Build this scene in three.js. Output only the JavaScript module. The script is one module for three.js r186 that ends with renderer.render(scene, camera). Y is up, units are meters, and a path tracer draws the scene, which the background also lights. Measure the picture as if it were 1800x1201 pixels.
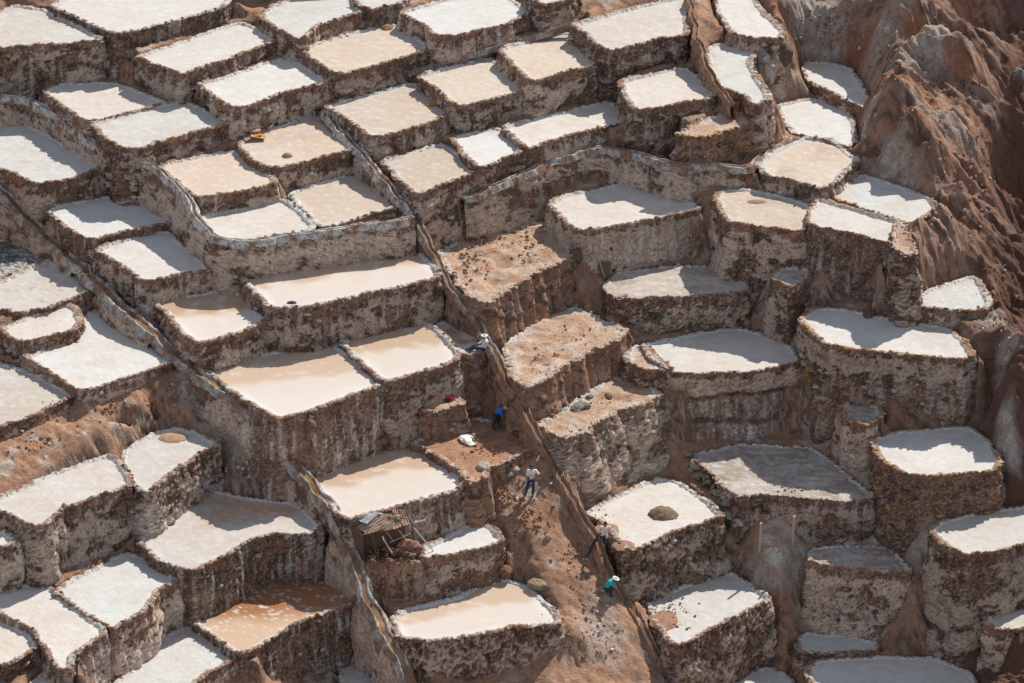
import * as THREE from 'three';
import { mergeGeometries, mergeVertices } from 'three/addons/utils/BufferGeometryUtils.js';
import { MarchingCubes } from 'three/addons/objects/MarchingCubes.js';
import { RoundedBoxGeometry } from 'three/addons/geometries/RoundedBoxGeometry.js';

// ------------------------------------------------------------------ camera, sky, sun, exposure
const scene = new THREE.Scene();
const PITCH = 25 * Math.PI / 180, FOV = 8, DIST = 260;
const camera = new THREE.PerspectiveCamera(FOV, 1024 / 683, 1, 3000);
camera.position.set(0, Math.sin(PITCH) * DIST, Math.cos(PITCH) * DIST);
camera.lookAt(0, 0, 0);
camera.updateMatrixWorld(true);
const renderer = new THREE.WebGLRenderer({ antialias: true });
renderer.toneMapping = THREE.LinearToneMapping;
renderer.toneMappingExposure = 1.13;
renderer.shadowMap.enabled = true;
const SUN_EL = 47 * Math.PI / 180, SUN_AZ = 36 * Math.PI / 180;
const SUN = new THREE.Vector3(Math.sin(SUN_AZ) * Math.cos(SUN_EL), Math.sin(SUN_EL), -Math.cos(SUN_AZ) * Math.cos(SUN_EL));
// a clear, slightly hazy mountain sky without its sun disc
{
  const W = 256, H = 128, d = new Float32Array(W * H * 4);
  for (let j = 0; j < H; j++) for (let i = 0; i < W; i++) {
    const up = Math.sin(((j + 0.5) / H - 0.5) * Math.PI), t = Math.pow(Math.max(0, up), 0.55), k = (j * W + i) * 4;
    const c = up > 0 ? [0.50 + (0.255 - 0.50) * t, 0.515 + (0.30 - 0.515) * t, 0.535 + (0.385 - 0.535) * t] : [0.3, 0.24, 0.2];
    d[k] = c[0]; d[k + 1] = c[1]; d[k + 2] = c[2]; d[k + 3] = 1;
  }
  const t = new THREE.DataTexture(d, W, H, THREE.RGBAFormat, THREE.FloatType); t.mapping = THREE.EquirectangularReflectionMapping; t.magFilter = THREE.LinearFilter; t.needsUpdate = true;
  scene.background = t; scene.environment = t;
}
const sun = new THREE.DirectionalLight(new THREE.Color(1, 0.935, 0.83), 4.5);
sun.position.copy(SUN).multiplyScalar(150);
sun.castShadow = true;
sun.shadow.mapSize.set(4096, 4096);
Object.assign(sun.shadow.camera, { left: -50, right: 50, top: 50, bottom: -50, near: 1, far: 400 });
scene.add(sun, sun.target);

// ------------------------------------------------------------------ small helpers
const clamp = (x, a = 0, b = 1) => (x < a ? a : x > b ? b : x);
const lerp = (a, b, t) => a + (b - a) * t;
const ss = (a, b, x) => { const t = clamp((x - a) / (b - a)); return t * t * (3 - 2 * t); };
function rng(seed) { let s = seed >>> 0; return () => { s = (s + 0x6d2b79f5) >>> 0; let t = Math.imul(s ^ (s >>> 15), 1 | s); t = (t + Math.imul(t ^ (t >>> 7), 61 | t)) ^ t; return ((t ^ (t >>> 14)) >>> 0) / 4294967296; }; }
const PERM = new Uint8Array(512);
{ const r = rng(77), p = [...Array(256).keys()]; for (let i = 255; i > 0; i--) { const j = Math.floor(r() * (i + 1)); [p[i], p[j]] = [p[j], p[i]]; } for (let i = 0; i < 512; i++) PERM[i] = p[i & 255]; }
function gr(h, x, y, z) { h &= 15; const u = h < 8 ? x : y, v = h < 4 ? y : h === 12 || h === 14 ? x : z; return ((h & 1) ? -u : u) + ((h & 2) ? -v : v); }
function n3(x, y, z) {
  const xf = Math.floor(x), yf = Math.floor(y), zf = Math.floor(z), X = xf & 255, Y = yf & 255, Z = zf & 255;
  x -= xf; y -= yf; z -= zf;
  const u = x * x * x * (x * (x * 6 - 15) + 10), v = y * y * y * (y * (y * 6 - 15) + 10), w = z * z * z * (z * (z * 6 - 15) + 10);
  const A = PERM[X] + Y, AA = PERM[A] + Z, AB = PERM[A + 1] + Z, B = PERM[X + 1] + Y, BA = PERM[B] + Z, BB = PERM[B + 1] + Z;
  return lerp(lerp(lerp(gr(PERM[AA], x, y, z), gr(PERM[BA], x - 1, y, z), u), lerp(gr(PERM[AB], x, y - 1, z), gr(PERM[BB], x - 1, y - 1, z), u), v),
    lerp(lerp(gr(PERM[AA + 1], x, y, z - 1), gr(PERM[BA + 1], x - 1, y, z - 1), u), lerp(gr(PERM[AB + 1], x, y - 1, z - 1), gr(PERM[BB + 1], x - 1, y - 1, z - 1), u), v), w);
}
const fbm = (x, y, z, o = 4) => { let s = 0, a = 0.5; for (let i = 0; i < o; i++) { s += a * n3(x, y, z); x = x * 2.03 + 17.1; y = y * 2.03 + 5.3; z = z * 2.03 + 9.7; a *= 0.5; } return s; };
const names = new Map();
function numbered(name) { const k = names.get(name) ?? 0; names.set(name, k + 1); return k ? name + '_' + String(k).padStart(3, '0') : name; }
function add(o, name, label, category, group) { o.name = numbered(name); o.userData = { label, category }; if (group) o.userData.group = group; scene.add(o); return o; }
function part(geometry, name, material, parent) { const m = new THREE.Mesh(geometry, material); m.name = name; m.castShadow = m.receiveShadow = true; parent.add(m); return m; }
const mixc = (a, b, t) => [lerp(a[0], b[0], t), lerp(a[1], b[1], t), lerp(a[2], b[2], t)];

// pixels of the 1800 x 1201 survey picture to places in the world
const TANV = Math.tan(FOV * Math.PI / 360), ASPECT = 1024 / 683, CP = Math.cos(PITCH), SP = Math.sin(PITCH);
function ray(px, py) {
  const a = (px / 900 - 1) * TANV * ASPECT, b = (1 - py / 600.5) * TANV;
  return [a, -SP + b * CP, -CP - b * SP];
}
function at(px, py, h) { const d = ray(px, py), t = (h - camera.position.y) / d[1]; return [d[0] * t, h, camera.position.z + d[2] * t]; }
const pts = (s) => s.trim().split(/\s+/).map((q) => q.split(',').map(Number));
// ------------------------------------------------------------------ the ponds: key, kind of bed, outline of the bed in the survey picture, label, options
const PONDS = [];
function P(key, kind, outline, label, o = {}) { PONDS.push({ key, kind, px: pts(outline), label, o }); }
P('a1', 'salt', '-50,32 0,22 30,12 80,20 182,71 0,81 -50,86', 'white salt pond cut by the left edge, topmost on that edge', { tint: .35 });
P('a2', 'salt', '97,12 125,-8 390,-25 398,0 380,14 235,52 205,57 190,52', 'large white salt pond with a white crusted rim, cut by the top edge at left', { tint: .2, crust: .9, wall: 'salty' });
P('a3', 'salt', '466,30 480,14 540,-8 605,-8 632,22 555,42 527,66 500,55', 'bright white pond with dirt clods on its left corner, near the top edge', { tint: .05, crust: .5 });
P('a4', 'salt', '625,-14 720,-14 700,3 655,15 640,10', 'sliver of white pond cut by the top edge above two beige ponds', { tint: .2 });
P('a5', 'salt', '708,22 790,0 885,-8 925,22 890,40 800,60 772,62 745,40', 'long bright white pond with a straight front wall, at the top centre', { tint: .08 });
P('a6', 'salt', '930,-14 1015,-14 985,2 955,7', 'pinkish sliver of pond cut by the top edge right of centre', { tint: .5 });
P('a7', 'salt', '1012,44 1100,20 1175,3 1203,-4 1203,60 1165,64 1075,87 1058,80 1040,62', 'wide pinkish pond with a dark cobble front wall beside the ridge channel', { tint: .45, wall: 'cobble' });
P('a8', 'salt', '1255,-18 1312,-18 1330,15 1372,55 1368,66 1330,66 1293,58 1272,25', 'pale pond cut by the top edge, right of the ridge channel', { tint: .15 });
P('a9', 'salt', '1250,80 1318,74 1330,80 1312,110 1318,125 1348,172 1330,182 1312,165 1268,150 1252,115', 'snow white pond beside a lumpy salt crusted boulder', { tint: 0, crust: .6 });
P('a10', 'salt', '1418,110 1450,112 1490,122 1515,155 1527,182 1520,187 1490,172 1462,160 1422,140', 'white pond tucked against the eroded slope, furthest right of the upper ponds', { tint: .08 });
P('a11', 'salt', '1368,185 1420,176 1485,182 1495,215 1503,248 1490,257 1455,245 1400,233 1385,210', 'white five sided pond just below the one against the eroded slope', { tint: .05, crust: .4 });
P('a12', 'beige', '1340,290 1345,280 1385,258 1420,245 1460,250 1502,280 1480,300 1455,325 1440,328 1400,315 1350,305', 'rounded pinkish brown pond ringed by white crusted channel', { tint: .75, crust: .7, stain: .6 });
P('a13', 'beige', '1262,350 1275,336 1320,336 1380,348 1423,362 1415,398 1405,405 1360,398 1320,394 1285,388', 'orange beige pond with a brown puddle stain at its left corner', { tint: 1, stain: .5, ochre: .5 });
P('a14', 'salt', '1440,354 1475,364 1575,393 1580,415 1575,430 1550,422 1500,408 1445,400 1425,392 1428,372', 'white pond with orange stones on its front rim above the tallest dark wall', { tint: .2, ochre: .7, wall: 'dark', rimw: .22 });
P('a15', 'salt', '1515,308 1560,322 1630,350 1640,364 1610,388 1598,390 1560,380 1475,350 1468,342 1490,325', 'white pond with a yellow stone corner tower beside the brown ridge', { tint: .1, ochre: 1, wall: 'cobble', rimw: .25 });
P('a16', 'salt', '1620,520 1650,508 1700,490 1712,490 1722,510 1735,535 1725,543 1680,543 1625,537', 'small bright white pond with a curl of dark mud, near the right edge', { tint: .05, crust: .6, flecks: .35 });
P('a17', 'salt', '1412,560 1440,545 1480,545 1560,563 1660,577 1690,600 1705,625 1690,630 1620,622 1500,612 1460,605 1430,578', 'half shaded pond edged by a line of orange stones', { tint: .2, ochre: 1.4, veins: 1, wall: 'plaster', dense: 5 });
P('a18', 'salt', '1540,775 1575,763 1700,753 1735,778 1750,810 1745,826 1640,835 1600,832 1575,820 1550,797', 'shaded oval pond with sunlit front and yellow rim stones near the right edge', { tint: .2, ochre: 1.2, veins: 1, wall: 'slab' });
P('a19', 'salt', '1645,935 1650,923 1720,903 1815,893 1840,930 1810,950 1740,970 1700,972 1670,960', 'white pond with ochre front rim cut by the right edge', { tint: .3, ochre: .8 });
P('a20', 'salt', '1738,1095 1745,1080 1815,1066 1850,1090 1810,1100 1760,1105', 'small pond sliver cut by the right edge near the bottom corner', { tint: .3, ochre: .4 });
P('a21', 'salt', '1408,1130 1415,1115 1500,1122 1540,1133 1530,1142 1450,1146 1410,1145', 'narrow white ledge pond with a low dark stone front', { tint: .1, wall: 'cobble' });
P('a22', 'salt', '1425,1180 1440,1164 1540,1158 1640,1160 1700,1185 1730,1225 1440,1225', 'pond cut by the bottom edge below the narrow ledge pond', { tint: .2 });
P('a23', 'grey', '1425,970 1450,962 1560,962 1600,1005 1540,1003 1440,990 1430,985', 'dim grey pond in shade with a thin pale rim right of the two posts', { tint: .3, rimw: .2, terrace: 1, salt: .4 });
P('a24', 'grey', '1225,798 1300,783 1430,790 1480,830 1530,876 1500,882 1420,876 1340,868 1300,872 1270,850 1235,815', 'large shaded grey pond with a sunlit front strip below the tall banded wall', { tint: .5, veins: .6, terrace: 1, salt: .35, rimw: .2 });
P('a25', 'salt', '1133,606 1180,598 1290,578 1370,598 1408,635 1330,650 1240,655 1185,652 1152,630', 'white pond on the tall banded wall left of the stone steps', { tint: .4, wall: 'banded' });
P('a25b', 'dirt', '1103,626 1118,612 1134,612 1150,632 1172,650 1140,648 1110,637', 'small speckled ledge at the left end of the white pond on the banded wall', { salt: .7, wall: 'cobble' });
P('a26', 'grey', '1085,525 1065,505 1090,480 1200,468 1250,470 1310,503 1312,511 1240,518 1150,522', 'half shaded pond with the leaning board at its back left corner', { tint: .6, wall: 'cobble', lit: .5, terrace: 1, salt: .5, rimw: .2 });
P('a27', 'salt', '970,358 1000,345 1070,330 1150,318 1190,338 1225,368 1160,380 1060,398 1020,402 1000,390', 'white pond above the speckled tan wall right of the dirt digging', { tint: .45, wall: 'plaster' });
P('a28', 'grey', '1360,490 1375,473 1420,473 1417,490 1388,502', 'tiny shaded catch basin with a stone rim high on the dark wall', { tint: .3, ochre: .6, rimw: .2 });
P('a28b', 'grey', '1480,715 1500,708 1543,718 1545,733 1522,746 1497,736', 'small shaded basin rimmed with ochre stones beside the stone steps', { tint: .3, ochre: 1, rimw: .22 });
P('a29', 'salt', '1035,903 1050,893 1100,868 1165,842 1195,853 1255,897 1262,908 1230,918 1180,932 1113,967 1098,955 1075,925', 'white pond with a round mud mound on its bed', { tint: .35, wall: 'lumpy' });
P('a30', 'salt', '1140,1055 1180,1045 1265,1008 1290,1013 1347,1052 1340,1058 1280,1085 1205,1128 1190,1132 1170,1110 1150,1075', 'white pond with brown clods spilled on its left side', { tint: .25, wall: 'lumpy' });
P('a31', 'salt', '1285,1204 1310,1186 1350,1176 1380,1188 1405,1220 1285,1225', 'bright pond corner cut by the bottom edge right of centre', { tint: .1 });
P('b1', 'salt', '247,98 300,83 380,54 420,42 440,48 481,72 455,80 390,105 320,127 300,120 270,110', 'white pond with a bare brown left bank below the crusted pond', { tint: .25 });
P('b2', 'salt', '82,160 110,150 200,148 230,158 288,180 260,188 160,212 150,210 120,190', 'pinkish pond behind a thin divider, half shaded by the wall to its right', { tint: .4 });
P('b3', 'salt', '167,218 200,210 300,184 325,180 395,213 395,218 350,228 270,250 250,258 215,258 190,240', 'white pond in front of the thin divider, yellow stones along its left rim', { tint: .15, ochre: .4 });
P('b4', 'salt', '-50,228 0,214 40,212 55,225 100,250 172,293 150,303 105,315 60,320 30,302 -50,284', 'white pond on the left edge below the dark water line', { tint: .03 });
P('b5', 'salt', '352,147 400,137 480,108 510,105 568,140 565,145 500,160 430,185 410,188 390,175', 'white pond between two beige ones in the second row', { tint: .1 });
P('b6', 'beige', '533,87 560,78 640,56 680,43 700,50 750,80 745,88 690,103 610,127 590,125 565,110', 'beige pond with a dirt clod at its back corner below the bright white pond', { tint: .5 });
P('b7', 'beige', '882,90 900,82 985,60 1000,62 1048,108 1040,115 1000,122 945,140 935,138 905,110', 'smooth cream pond next to the dark cobble wall', { tint: .45 });
P('b8', 'beige', '742,137 760,130 850,103 862,106 922,155 910,160 850,175 810,184 795,175 770,155', 'cream pond with a faint tan spot between two other cream ponds', { tint: .4 });
P('b9', 'beige', '580,187 610,178 725,148 745,163 787,198 770,207 720,225 665,238 650,232 620,212', 'cream pond with orange plank pieces on its right rim', { tint: .5 });
P('b10', 'beige', '424,254 450,238 500,222 560,201 575,208 628,252 610,262 560,275 500,292 470,291 450,280', 'tan pond with a small mud mound and a heap of red planks', { tint: .85, stain: .25 });
P('b11', 'salt', '1095,147 1115,140 1190,123 1205,123 1240,150 1254,165 1240,172 1180,182 1125,192 1115,185', 'pinkish square pond below the dark cobble wall', { tint: .5 });
P('b12', 'salt', '890,226 910,218 1000,198 1068,180 1080,186 1092,212 1070,218 1000,235 930,258 920,250', 'long narrow pale pond below the pinkish square one', { tint: .35 });
P('b13', 'salt', '797,243 820,238 870,228 885,233 912,260 905,268 865,285 845,291 825,275', 'small pure white pond squeezed between a cream and a long narrow pond', { tint: 0 });
P('b14', 'beige', '675,286 700,278 775,255 790,263 835,297 815,308 760,330 735,338 715,322', 'cream pond at the junction where the earth channel starts down', { tint: .5 });
P('b15', 'beige', '285,296 300,288 400,268 415,270 472,310 478,322 440,330 365,342 345,343 312,315', 'pinkish beige pond with a white crusted left rim and dark drain', { tint: .6, crust: .3 });
P('b16', 'salt', '355,388 375,378 490,355 505,360 548,398 540,404 480,412 400,426 383,420', 'mottled white and pink pond with a sweeping white crusted outer rim', { tint: .5, crust: 1 });
P('b17', 'beige', '513,342 540,331 625,306 640,306 700,343 712,356 680,365 580,395 565,395 545,375', 'cream pond sharing the white crusted outer rim, right half', { tint: .5, crust: .9, crack: .3 });
P('b18', 'salt', '88,370 110,363 180,350 240,348 285,378 295,392 230,402 165,418 150,416 120,397', 'white pond shaded on its right, upper of the pair left of the tall bend', { tint: .1 });
P('b19', 'salt', '175,441 200,430 270,410 292,410 352,462 365,475 320,478 270,493 255,491 220,467', 'white pond shaded on its right, lower of the pair left of the tall bend', { tint: .15 });
P('b20', 'wet', '280,531 300,525 410,512 430,528 463,563 440,572 385,592 350,598 330,587 310,562', 'small pond of tan muddy water, half shaded', { tint: 1, ochre: .4 });
P('b21', 'wet', '429,488 450,482 570,460 705,428 725,435 768,480 760,487 680,505 540,536 478,538 458,515', 'long wide pond with pale tan water below the white crusted outer rim', { tint: .4 });
P('b22', 'wet', '369,652 400,638 570,606 590,613 667,668 660,675 580,705 510,729 490,729 470,720 420,690', 'largest pond, flooded with milky pink water, left of the divider wall', { tint: .3, wall: 'earthy' });
P('b23', 'wet', '604,601 640,589 740,568 760,578 802,622 795,632 740,650 685,668 670,662 640,635', 'flooded pond with tan back and white front, right of the divider wall', { tint: .6 });
P('b24', 'dirt', '758,578 775,569 805,566 838,592 846,612 825,622 805,620 785,600', 'small damp ledge pond beside the sitting worker', { salt: .75, tint: .6 });
P('b25', 'wet', '545,830 570,820 710,778 725,783 770,813 814,848 800,858 720,880 620,908 600,904 575,872', 'flooded pond with tan water, just above the tin roofed lean-to', { tint: .6 });
P('c1', 'dark', '-50,436 0,424 50,422 92,455 60,466 0,486 -50,500', 'dark grey pond speckled with white salt at the left edge', { tint: .1 });
P('c2', 'salt', '-50,524 0,500 85,460 122,478 170,505 150,512 80,540 30,548 8,540 -50,548', 'rough white pond with dark flecks at the left edge', { tint: .35, flecks: .5 });
P('c3', 'salt', '6,578 50,560 110,540 127,545 137,565 120,580 60,595 28,596', 'small speckled pond with a stone faced bank standing inside a larger white one', { tint: .5, ochre: .6, flecks: .3, wall: 'cobble' });
P('c4', 'salt', '48,629 75,620 140,590 152,560 180,538 205,545 255,580 308,627 305,633 240,655 150,684 135,680 90,650', 'large L shaped white pond with a grey stain on its bed', { tint: .12, stain: .15 });
P('c5', 'salt', '-50,632 10,643 60,660 122,694 100,705 40,735 0,746 -50,760', 'pinkish pond on the left edge below the L shaped pond', { tint: .55 });
P('c6', 'salt', '-20,888 0,879 100,834 190,803 207,818 227,852 180,868 110,890 65,924 48,919 28,905', 'pinkish white pond with a low stone kerb behind, left of the rounded one', { tint: .45, rubble: 1 });
P('c7', 'salt', '220,800 235,785 290,758 310,755 350,766 378,782 340,800 290,835 255,864 244,850 225,825', 'rounded white pond with a rubble front wall below the bare dirt bank', { tint: .2, wall: 'cobble', rubble: 1 });
P('c8', 'salt', '250,956 260,940 330,880 370,866 430,878 520,888 562,928 540,938 480,935 440,945 400,970 340,1000 318,996 290,986', 'wavy edged white pond with an orange stained back', { tint: .3, orange: 1, wall: 'salty' });
P('c9', 'salt', '102,1041 115,1030 220,976 240,978 290,1006 303,1020 270,1037 255,1065 225,1087 200,1102 150,1075', 'white pond right of the thin ochre divider near the lower left', { tint: .04 });
P('c10', 'salt', '-20,1052 30,1032 75,1030 100,1050 182,1110 150,1132 120,1152 117,1178 105,1167 75,1125 65,1105 20,1085', 'pale grey white pond left of the thin ochre divider near the lower left', { tint: .3 });
P('c11', 'salt', '-50,1080 0,1088 50,1118 62,1136 40,1150 10,1166 -50,1172', 'pinkish pond at the left edge in the bottom corner', { tint: .55 });
P('c12', 'salt', '200,1210 230,1185 300,1118 328,1103 380,1135 407,1158 370,1177 330,1202 322,1225 190,1225', 'white pond cut by the bottom edge, dark flecks along its top', { tint: .1, flecks: .2 });
P('c13', 'brown', '349,1096 370,1078 450,1033 540,1013 580,1016 617,1045 630,1058 580,1070 520,1092 460,1127 430,1144 414,1141 380,1117', 'rust brown pond with white salt flecks', { tint: 1, wall: 'salty' });
P('c14', 'wet', '694,1091 720,1073 810,1053 850,1028 890,1022 930,1038 978,1085 975,1093 900,1099 790,1119 750,1123 708,1116', 'long pale flooded pond with a curved back, below the lean-to', { tint: .2, wall: 'lumpy' });
P('c15', 'salt', '742,969 770,957 800,940 835,920 862,932 880,952 840,962 790,973 750,979', 'small white ledge right of the lean-to', { tint: .15 });
P('c16', 'salt', '600,1172 630,1160 665,1175 692,1200 700,1225 612,1225', 'shaded pond corner cut by the bottom edge left of the channel', { tint: .3 });
P('c17', 'salt', '-50,940 0,936 24,949 10,958 -50,962', 'small white pond corner on the left edge below the kerbed pond', { tint: .2 });
P('c18', 'salt', '55,1206 80,1183 102,1190 125,1225 50,1225', 'pond corner cut by the bottom edge at lower left', { tint: .3 });
// bare terraces of earth
P('d0', 'dirt', '1188,234 1260,205 1325,196 1350,206 1300,224 1250,238 1215,240', 'flat topped earth hummock faced with ochre stones', { ochre: 1.6, wall: 'ochre', rimw: .2, terrace: 1 });
P('d1', 'dirt', '775,450 800,425 860,405 950,392 985,425 1003,447 940,480 850,532 828,518', 'bare dug earth terrace with clods, right of the channel', { wall: 'dirt', terrace: 1, rough: 1, salt: .25 });
P('d2', 'dirt', '888,612 950,555 1008,543 1102,582 1080,600 1020,622 970,655 930,680 905,655', 'bare earth terrace with white streaks, below the dug one', { wall: 'dirt', terrace: 1, rough: .7, salt: .4 });
P('d3', 'dirt', '955,745 1000,720 1078,663 1158,690 1130,710 1080,722 1040,745 1028,762 985,768', 'bare earth terrace with flat stones and a white front edge', { wall: 'rocky', terrace: 1, rough: .7, salt: .4 });
P('d4', 'dirt', '722,694 758,684 795,700 803,712 770,722 728,718', 'earth ledge under the folded clothes', { wall: 'dirt', terrace: 1, rough: .8, salt: 0 });
P('d5', 'dirt', '615,975 640,955 700,945 738,942 745,968 740,982 690,990 640,992', 'reddish earth ledge carrying the tin roofed lean-to', { wall: 'dirt', terrace: 1, rough: .6, salt: 0, red: 1 });
P('d6', 'dirt', '735,778 790,748 840,738 890,742 935,765 950,785 905,800 855,822 828,850 800,815', 'trampled earth working floor where the worker in blue digs', { wall: 'dirt', terrace: 1, rough: .4, salt: 0, red: 1 });
P('e1', 'dirt', '1577,402 1590,393 1600,420 1606,446 1590,450 1580,432', 'rough dark stone buttress at the right end of the tallest wall', { wall: 'cobble', terrace: 1, rimw: .15, salt: .1, dense: 2 });
// ------------------------------------------------------------------ heights: each wall seen between two ponds gives a drop; least squares over all of them
const PXM = 600.5 / (DIST * TANV), PXV = PXM * CP;
const BY = Object.fromEntries(PONDS.map((p) => [p.key, p]));
const NOT = new Set(['a9>a12', 'a7>a42', 'd4>b25', 'a9>a11', 'b22>d4', 'b23>d4']);
const DROPS = [];
function span(poly, x) { let lo = 1e9, hi = -1e9; for (let i = 0; i < poly.length; i++) { const a = poly[i], b = poly[(i + 1) % poly.length]; if ((a[0] - x) * (b[0] - x) <= 0 && a[0] !== b[0]) { const y = a[1] + (b[1] - a[1]) * (x - a[0]) / (b[0] - a[0]); lo = Math.min(lo, y); hi = Math.max(hi, y); } } return [lo, hi]; }
{
  const gaps = new Map();
  for (const A of PONDS) {
    const xs = A.px.map((q) => q[0]);
    for (let x = Math.min(...xs) + 6; x < Math.max(...xs) - 5; x += 6) {
      const ya = span(A.px, x)[1]; let best = null, by = 1e9;
      for (const B of PONDS) if (B !== A) { const s = span(B.px, x); if (s[0] > ya - 12 && s[0] < by && s[0] < 1e8) { by = s[0]; best = B; } }
      if (best && by - ya < 150 && !/d5|d6|d7|e1/.test(A.key + best.key)) { const k = A.key + '>' + best.key; if (!gaps.has(k)) gaps.set(k, []); gaps.get(k).push(by - ya); }
    }
  }
  for (const [k, g] of gaps) { if (NOT.has(k) || g.length < 2) continue; g.sort((p, q) => p - q); const m = g[g.length >> 1], [a, b] = k.split('>'); DROPS.push([a, b, Math.max(0, (m - 10) / PXV), Math.min(16, g.length) / (1 + m / 60)]); }
}
for (const [a, b, d] of [['b14', 'b21', 3.2], ['d4', 'b25', 1.9], ['b25', 'c15', 1.9], ['c15', 'c14', 2.0], ['c13', 'c14', .9], ['b25', 'c8', .7], ['c4', 'c7', 2.2], ['c4', 'c6', 1.9], ['b22', 'c4', -.3], ['c5', 'c6', 1.5], ['c6', 'c7', .15], ['c9', 'c10', .05], ['c10', 'c11', .25], ['c8', 'c9', 1.2], ['c15', 'd5', .1], ['d6', 'b25', .35], ['e1', 'a14', .3], ['a28', 'a17', 1.2], ['a28b', 'a18', .7], ['a12', 'a13', .7], ['b25', 'a29', 2.3], ['b25', 'a29', 2.3], ['c14', 'a30', 1.3], ['a24', 'a29', 1.0]]) DROPS.push([a, b, d, 3]);
for (const p of PONDS) { p.cx = p.px.reduce((s, q) => s + q[0], 0) / p.px.length; p.cy = p.px.reduce((s, q) => s + q[1], 0) / p.px.length; p.h = (600 - p.cy) / PXM * 0.55; }
for (let it = 0; it < 14000; it++) {
  for (const p of PONDS) { const prior = (600 - p.cy) / PXM * 0.55; p.num = prior * 0.01; p.den = 0.01; }
  for (const [a, b, d, w0] of DROPS) { const A = BY[a], B = BY[b], w = w0 * (A.h - B.h > d ? 8 : 1); A.num += w * (B.h + d); A.den += w; B.num += w * (A.h - d); B.den += w; }
  for (const p of PONDS) p.h += 0.5 * (p.num / p.den - p.h);
}
PONDS.forEach((p, i) => { p.h += (i % 7) * 0.003; });
// the plane that the whole hillside follows
let PLANE = [0, 0, 0];
{
  const m = new THREE.Matrix3(), s = Array(9).fill(0), r = [0, 0, 0];
  for (const p of PONDS) { const v = [1, (p.cx - 900) / 900, (p.cy - 600) / 600]; for (let i = 0; i < 3; i++) { r[i] += v[i] * p.h; for (let j = 0; j < 3; j++) s[i * 3 + j] += v[i] * v[j]; } }
  m.set(...s).invert(); const q = new THREE.Vector3(...r).applyMatrix3(m); PLANE = [q.x, q.y, q.z];
}
const planeH = (px, py) => PLANE[0] + PLANE[1] * (px - 900) / 900 + PLANE[2] * (py - 600) / 600;
// ------------------------------------------------------------------ outlines in the world
function smoothClosed(p, times = 2, k = 0.2) { for (let t = 0; t < times; t++) { const q = []; for (let i = 0; i < p.length; i++) { const a = p[i], b = p[(i + 1) % p.length]; q.push([lerp(a[0], b[0], k), lerp(a[1], b[1], k)], [lerp(a[0], b[0], 1 - k), lerp(a[1], b[1], 1 - k)]); } p = q; } return p; }
function resample(p, step, closed = true) {
  const n = p.length, seg = [], m = closed ? n : n - 1; let L = 0;
  for (let i = 0; i < m; i++) { const a = p[i], b = p[(i + 1) % n], d = Math.hypot(...a.map((v, c) => b[c] - v)); seg.push(d); L += d; }
  const N = Math.max(closed ? 12 : 2, Math.round(L / step)), out = []; let i = 0, acc = 0;
  for (let k = 0; k < (closed ? N : N + 1); k++) { const s = (k / N) * L; while (i < m - 1 && acc + seg[i] < s) acc += seg[i++]; const a = p[i], b = p[(i + 1) % n], t = clamp((s - acc) / (seg[i] || 1)); out.push(a.map((v, c) => lerp(v, b[c], t))); }
  out.L = L; return out;
}
const inside = (poly, x, z) => { let c = false; for (let i = 0, j = poly.length - 1; i < poly.length; j = i++) { const a = poly[i], b = poly[j]; if ((a[1] > z) !== (b[1] > z) && x < (b[0] - a[0]) * (z - a[1]) / (b[1] - a[1]) + a[0]) c = !c; } return c; };
function toEdge(poly, x, z) { let m = 1e9; for (let i = 0; i < poly.length; i++) { const a = poly[i], b = poly[(i + 1) % poly.length], dx = b[0] - a[0], dz = b[1] - a[1], t = clamp(((x - a[0]) * dx + (z - a[1]) * dz) / (dx * dx + dz * dz || 1)), ex = x - a[0] - dx * t, ez = z - a[1] - dz * t, d = ex * ex + ez * ez; if (d < m) m = d; } return Math.sqrt(m); }
function edgeDir(poly, x, z) { let m = 1e9, bx = 0, bz = 0; for (let i = 0; i < poly.length; i++) { const a = poly[i], b = poly[(i + 1) % poly.length], dx = b[0] - a[0], dz = b[1] - a[1], t = clamp(((x - a[0]) * dx + (z - a[1]) * dz) / (dx * dx + dz * dz || 1)), ex = x - a[0] - dx * t, ez = z - a[1] - dz * t, d = ex * ex + ez * ez; if (d < m) { m = d; bx = ex; bz = ez; } } m = Math.sqrt(m); return [m, bx / (m || 1), bz / (m || 1)]; }
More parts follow.
